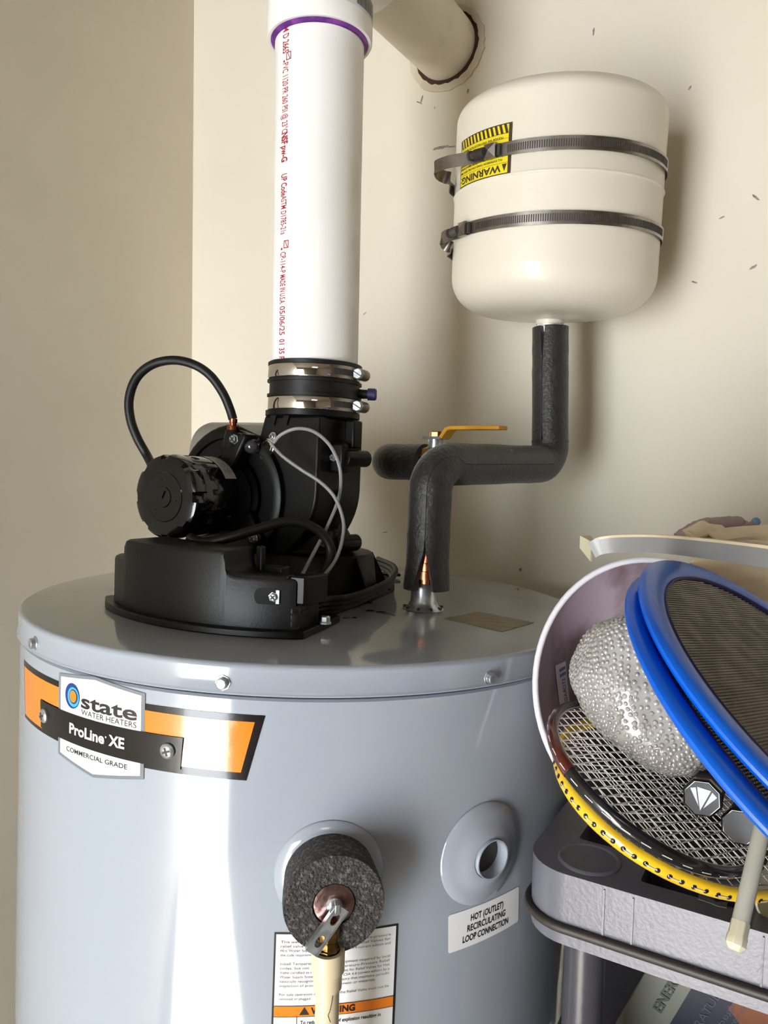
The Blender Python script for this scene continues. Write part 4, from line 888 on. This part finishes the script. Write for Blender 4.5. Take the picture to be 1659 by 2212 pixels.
# bubble wrap roll
WC = at(1412, 1497, .505); k_ = .505 / 1661
wa = (RIGHT * .72 - UP * .69 - FWD * .25).normalized(); wd_ = (FWD - wa * FWD.dot(wa)).normalized(); wb = wd_.cross(wa)
if wb.dot(UP) < 0: wb = -wb
WS = (182 * k_, 138 * k_, .037)
def wrapp(t, p):
    rdg = 1 + .028 * abs(math.sin(4.5 * p + .35 * math.sin(2 * t))) + .02 * math.sin(3 * t + 2 * p)
    f = lambda x: math.copysign(abs(x) ** .82, x)
    return WC + (wa * (WS[0] * f(math.cos(p))) + wb * (WS[1] * math.sin(p) ** .9 * f(math.cos(t))) + wd_ * (WS[2] * math.sin(p) ** .9 * f(math.sin(t)))) * rdg
mb = MB(); nu, nv = 72, 48
mb.add([wrapp(2 * math.pi * i / nu, max(.02, min(math.pi - .02, math.pi * j / nv))) * 1.0 for j in range(nv + 1) for i in range(nu)], [(j * nu + i, j * nu + (i + 1) % nu, (j + 1) * nu + (i + 1) % nu, (j + 1) * nu + i) for j in range(nv) for i in range(nu)])
wrapo = thing('bubble_wrap_roll', 'crumpled roll of clear bubble wrap lying in the marbled tub', 'bubble wrap', WC - wb * .04)
obj('plastic_film', mb, MT['wrap'], wrapo, sharp=80)
mb = MB(); NB = 2300; lastp = None
for i in range(NB):
    cz_ = 1 - 2 * (i + .5) / NB; p = math.acos(cz_); t = i * 2.399963
    if math.sin(t) * math.sin(p) > .45: continue
    p = min(max(p + random.uniform(-.022, .022), .03), 3.11); t += random.uniform(-.022, .022)
    q = wrapp(t, p); e1_ = wrapp(t, p + .03) - q; e2_ = wrapp(t + .03, p) - q; nrm = e1_.cross(e2_)
    if nrm.length < 1e-9: continue
    nrm.normalize(); nrm = nrm if nrm.dot(q - WC) > 0 else -nrm
    X = nrm.orthogonal().normalized(); nrm = (nrm + X * random.uniform(-.25, .25)).normalized(); X = nrm.orthogonal().normalized()
    rb_ = random.uniform(.0014, .0021); mb.ball(q, (rb_, rb_, .0008), 8, (X, nrm.cross(X), nrm))
obj('bubbles', mb, MT['wrap'], wrapo, kind='stuff', sharp=80)
q = at(1468, 1650, .482)
mb = MB().ball(q, (.022, .007, .009), 18, ((RIGHT * .97 + UP * -.2).normalized(), UP, FWD)); obj('loose_flap', mb, MT['wrap'], wrapo)

# rackets
def racket(c, U, W_, label, cols, tube_r, ns, handle_dir, grommets=False):
    r = thing('badminton_racket', label, 'racket', c, 'badminton rackets in the tub')
    n_ = 96; P = [c + U * math.cos(2 * math.pi * k / n_) + W_ * math.sin(2 * math.pi * k / n_) for k in range(n_)]
    nrm = U.cross(W_).normalized()
    fr = obj('frame', MB().tube(P, (tube_r * 1.15, tube_r * .8), 12, closed=True, flat=nrm), MT[cols[0]], r)
    if cols[1]:
        seg_ = P[29:46]; tp = obj('frame_tip', MB().tube(seg_, (tube_r * 1.22, tube_r * .9), 12, flat=nrm), MT[cols[1]], r); tp['label'] = 'maroon painted tip of the frame'
    sb = MB()
    for k in range(1, ns):
        x = -1 + 2 * k / ns; y = math.sqrt(max(0, 1 - x * x)) * .985
        sb.tube([c + U * y * -1 + W_ * x + nrm * .0004, c + U * y + W_ * x + nrm * .0004], .00045, 5)
        sb.tube([c + U * x - W_ * y, c + U * x + W_ * y], .00036, 5)
    obj('string_bed', sb, MT['string'], r, kind='stuff')
    # grommet holes and string bridges on the outer face of the frame
    gm, sm = MB(), MB()
    for k in range(0, 76):
        t = 2 * math.pi * (k + .5) / 76; o = (U * math.cos(t) + W_ * math.sin(t)); od = o.normalized(); tg = (-U * math.sin(t) + W_ * math.cos(t)).normalized(); od = (od - tg * od.dot(tg)).normalized()
        pt = c + o + od * tube_r * .78
        if grommets: gm.ball(pt, (.0017, .0017, .0006), 8, (tg, nrm, od))
        if k % 2 == 0:
            t2 = 2 * math.pi * (k + 1.5) / 76; o2 = U * math.cos(t2) + W_ * math.sin(t2); sm.tube([pt + od * .0006, c + o2 + od * tube_r * .84], .00032, 5)
    if grommets: obj('grommets', gm, MT['rackblk'], r, kind='stuff')
    obj('string_bridges', sm, MT['string'], r, kind='stuff')
    sp_ = c + U.normalized() * (U.length + tube_r)
    hd = handle_dir.normalized(); obj('shaft', MB().tube([sp_ - hd * .004, sp_ + hd * .006, sp_ + hd * .024], .0036, 12), MT['rackblk'], r)
    return r
c = V((.1810, .4873, CZ - .2036)); Ub = V((.0624, .0581, -.0171)); Wb = V((-.0368, .0492, .0327))
racket(c, Ub, Wb, 'black framed racket with a maroon tip lying over the yellow one', ('rackblk', 'rackred'), .0038, 22, V((Ub.x, Ub.y, -.010)))
c2 = CAMP + V((.2009, .4962, -.2197)) * 1.03; Uy = V((.0815, .0394, -.0178)) * 1.03; Wy = V((-.0243, .0633, .0292)) * 1.03
racket(c2, Uy, Wy, 'yellow framed racket with black string holes, lowest in the tub', ('rackyel', None), .0042, 22, V((Uy.x, Uy.y, -.008)), True)
# black pad added under both heads to darken the space behind the strings
mb = MB(); nk = Uy.cross(Wy).normalized(); nk = nk if nk.z > 0 else -nk
cvp = [(.08 + .80 * math.cos(2 * math.pi * k / 48), .08 + .80 * math.sin(2 * math.pi * k / 48)) for k in range(48)]
mb.prism(cvp, lambda u, v, w_: c2 + Uy * u + Wy * v - nk * w_, .010, .020)
tag(obj('dark_pad', mb, MT['cover'], bevel=.004, seg=3), 'added black pad beneath both racket heads, darkening behind the strings', 'dark pad')
def grip_racket(b0, b1, r, label, logo):
    g = thing('badminton_racket', label, 'racket', b0, 'badminton rackets in the tub'); ax = (b1 - b0).normalized()
    ref = UP * .92 + RIGHT * .39
    gp = obj('racket_grip', MB().lathe(b0, ax, [(r * 1.02, .003), (r * .98, .03), (r * .95, (b1 - b0).length)], 8, ref), MT['grip2'], g, sharp=30)
    bc = obj('butt_cap', MB().lathe(b0, ax, [(r * .98, -.0008), (r * 1.10, .0004), (r * 1.10, .0045), (r, .006)], 8, ref), MT['rackblk'], g, sharp=30)
    obj('butt_face', MB().lathe(b0, ax, [(r * .93, -.0014), (r * .93, -.0006)], 8, ref), MT['grip'], g)
    if logo:
        ux = RIGHT * .985 - UP * .17; ux = (ux - ax * ux.dot(ax)).normalized(); uy = ux.cross(ax); uy = uy if uy.dot(UP) > 0 else -uy
        fm = lambda u, v, w_: b0 + ux * u * r + uy * v * r - ax * (.0014 + w_)
        lg = MB()
        for poly in ([(-.70, .40), (-.42, .52), (-.10, -.45)], [(-.36, .58), (.38, .58), (.02, -.68)], [(.46, .52), (.74, .32), (.16, -.50)]): lg.prism(poly, fm, .0001, .0004)
        obj('butt_mark', lg, MT['logo'], g, kind=None)
    obj('shaft', MB().tube([b1, b1 + ax * .04], .0036, 10), MT['rackblk'], g)
    return g
grip_racket(at(1517, 1724, .450), at(1556, 1640, .535), .0107, 'racket handle with a white wedge mark on its dark octagonal butt', True)
grip_racket(at(1598, 1786, .447), at(1650, 1700, .53), .0103, 'plain smoky racket handle butt just under the blue discs', False)

# blue mesh discs
def disc(c, U, W_, label):
    g = thing('mesh_disc', label, 'disc', c, 'blue rimmed mesh discs leaning in the tub'); nrm = U.cross(W_).normalized(); R_ = U.length
    n_ = 128; rw = .0092
    ring = [c + (U * math.cos(2 * math.pi * k / n_) + W_ * math.sin(2 * math.pi * k / n_)) * ((R_ - rw) / R_) for k in range(n_)]
    obj('rim', MB().tube(ring, (.0046, rw), 18, closed=True, flat=nrm), MT['blue'], g)
    inn = R_ - 2 * rw + .001; u, v = U.normalized(), W_.normalized(); mb = MB(); s_ = -inn + .002
    while s_ < inn:
        h = math.sqrt(max(inn * inn - s_ * s_, 1e-9))
        mb.tube([c + u * s_ - v * h, c + u * s_ + v * h], .00050, 4); mb.tube([c + v * s_ - u * h + nrm * .0006, c + v * s_ + u * h + nrm * .0006], .00050, 4); s_ += .0019
    obj('mesh_fabric', mb, MT['mesh'], g, kind='stuff')
    obj('mesh_edge', MB().tube([c + (u * math.cos(2 * math.pi * k / n_) + v * math.sin(2 * math.pi * k / n_)) * (inn - .0005) for k in range(n_)], (.0035, .0012), 8, closed=True, flat=nrm), MT['cap'], g)
    return g
kd = .50 / 1661
c = CAMP + V((.2595, .4512, -.1446)); U = V((.0944, .0831, -.0176)); W_ = V((-.0573, .0817, .0782))
nd = U.cross(W_).normalized(); nd = nd if nd.z > 0 else -nd
disc(c, U, W_, 'front blue rimmed disc with dark mesh leaning over the tub')
disc(c - nd * .0106 + U * .008 - W_ * .1065, U * 1.098, W_ * 1.098, 'rear blue rimmed disc showing only its edge behind the front one')

# tan paper bag behind the discs
tp = [at(x, y, Y) for x, y, Y in ((1488, 1206, .60), (1560, 1196, .61), (1640, 1200, .62), (1740, 1230, .63), (1760, 1420, .63), (1640, 1440, .62), (1540, 1400, .61), (1490, 1340, .60))]
mb = MB(); n_ = len(tp); mid = sum(tp, V((0, 0, 0))) / n_
mb.add(tp + [q + ED * .03 for q in tp] + [mid - ED * .006, mid + ED * .03], [(i, (i + 1) % n_, 2 * n_) for i in range(n_)] + [(n_ + i, n_ + (i + 1) % n_, 2 * n_ + 1) for i in range(n_)] + [(i, (i + 1) % n_, n_ + (i + 1) % n_, n_ + i) for i in range(n_)])
tag(obj('paper_bag', mb, MT['tan'], bevel=.004, seg=3), 'tan streaked paper bag standing behind the blue discs', 'bag')

# grey curved strip lying across the top
sp_ = [at(1278, 1188, .610), at(1300, 1179, .607), at(1345, 1175, .595), at(1430, 1176, .560), at(1540, 1187, .505), at(1660, 1203, .445), at(1800, 1226, .39)]
strip_ = thing('curved_strip', 'grey curved plastic strip with a white end lying over the tub', 'strip', sp_[2])
pts = spline(sp_, 6)
obj('strip_face', MB().tube(pts, (.0066, .0009), 4, flat=Z1), MT['aluminium'], strip_)
off = [q + V((-.12, .99, 0)) * .0035 for q in pts]
obj('strip_top', MB().tube([q + Z1 * .0058 for q in off], (.0009, .0036), 4, flat=Z1), MT['cream'], strip_)
e0_ = pts[0]; e1_ = at(1254, 1174, .640)
obj('strip_end', MB().prism([(0, -.0092), (0, .0066), (.030, .0066), (.030, -.0035)], lambda u, v, w_: e0_ + (e1_ - e0_).normalized() * u + Z1 * v + V((.8, .6, 0)) * w_, -.001, .001), MT['rodtip'], strip_)
obj('strip_corner', MB().prism([(0, 0), (.030, 0), (.026, .012), (.004, .006)], lambda u, v, w_: e0_ + (e1_ - e0_).normalized() * u + V((.75, .66, 0)) * v + Z1 * (.0052 + w_), 0, .0014), MT['cream'], strip_)
# mauve cloth roll and cream straps behind the strip
cr = thing('crumpled_cloth', 'crumpled mauve cloth roll with a blue tip lying behind the grey strip', 'cloth', at(1560, 1160, .62))
mp = spline([at(x, y, .625) for x, y in ((1462, 1162), (1492, 1147), (1530, 1138), (1565, 1137), (1592, 1134), (1612, 1142), (1640, 1150), (1700, 1160))], 6)
rad = [.0035 + .0045 * math.sin(math.pi * min(1, i / (len(mp) - 1) * 1.25)) + random.uniform(-.0006, .0006) for i in range(len(mp))]
obj('cloth_roll', MB().tube(mp, rad, 16), MT['mauve'], cr, sharp=80)
obj('cloth_tail', MB().tube(spline([at(1607, 1143, .622), at(1622, 1136, .62), at(1634, 1128, .62)], 5), [.007, .0062, .0055, .0048, .0042, .0036, .0034, .0032, .003, .003, .003], 14), MT['mauve'], cr)
obj('cloth_tip', MB().ball(at(1633, 1127, .620), .0036, 14), MT['bluetip'], cr)
stp = thing('cream_strap', 'folded cream strap lying between mauve cloth and grey strip', 'strap', at(1560, 1160, .58))
for P in ([(1484, 1158, .585), (1512, 1146, .585), (1531, 1137, .588), (1545, 1144, .592), (1570, 1147, .595)], [(1540, 1160, .575), (1590, 1152, .58), (1659, 1147, .585), (1720, 1143, .585)], [(1500, 1160, .58), (1560, 1153, .59), (1640, 1160, .58), (1720, 1170, .57)]):
    obj('strap_fold', MB().tube(spline([at(*q) for q in P], 6), (.0010, .0075), 4, flat=(Z1 + V((0, -.5, 0))).normalized()), MT['cream'], stp)

# rod and pipe end at the corner
r0, r1 = at(1597, 2005, .392), at(1655, 1752, .420); ra = (r1 - r0).normalized()
rod = thing('tent_rod', 'pale grey rod with a cream tip hanging over the shelf front', 'rod', r0)
obj('rod_tube', MB().tube([r0, r0.lerp(r1, .5), r1, r1 + ra * .05], .0045, 24), MT['rod'], rod)
obj('rod_tip', MB().lathe(r0, -ra, [(.0045, -.004), (.0050, -.003), (.0050, .0036), (.0054, .0045), (.0054, .0085), (.0032, .0112), (.0027, .0114)], 8), MT['rodtip'], rod, bevel=.0004)
pe_ = at(1676, 1962, .482)
pa_ = (RIGHT * .5 + FWD * .8 + UP * .12).normalized()
tag(obj('white_tube', MB().lathe(pe_, pa_, [(.0108, 0), (.0122, 0), (.0122, .10), (.0108, .10), (.0108, 0)], 36, cap=False), MT['rodtip']), 'hollow white tube end cut by the picture edge beside the rod', 'tube')
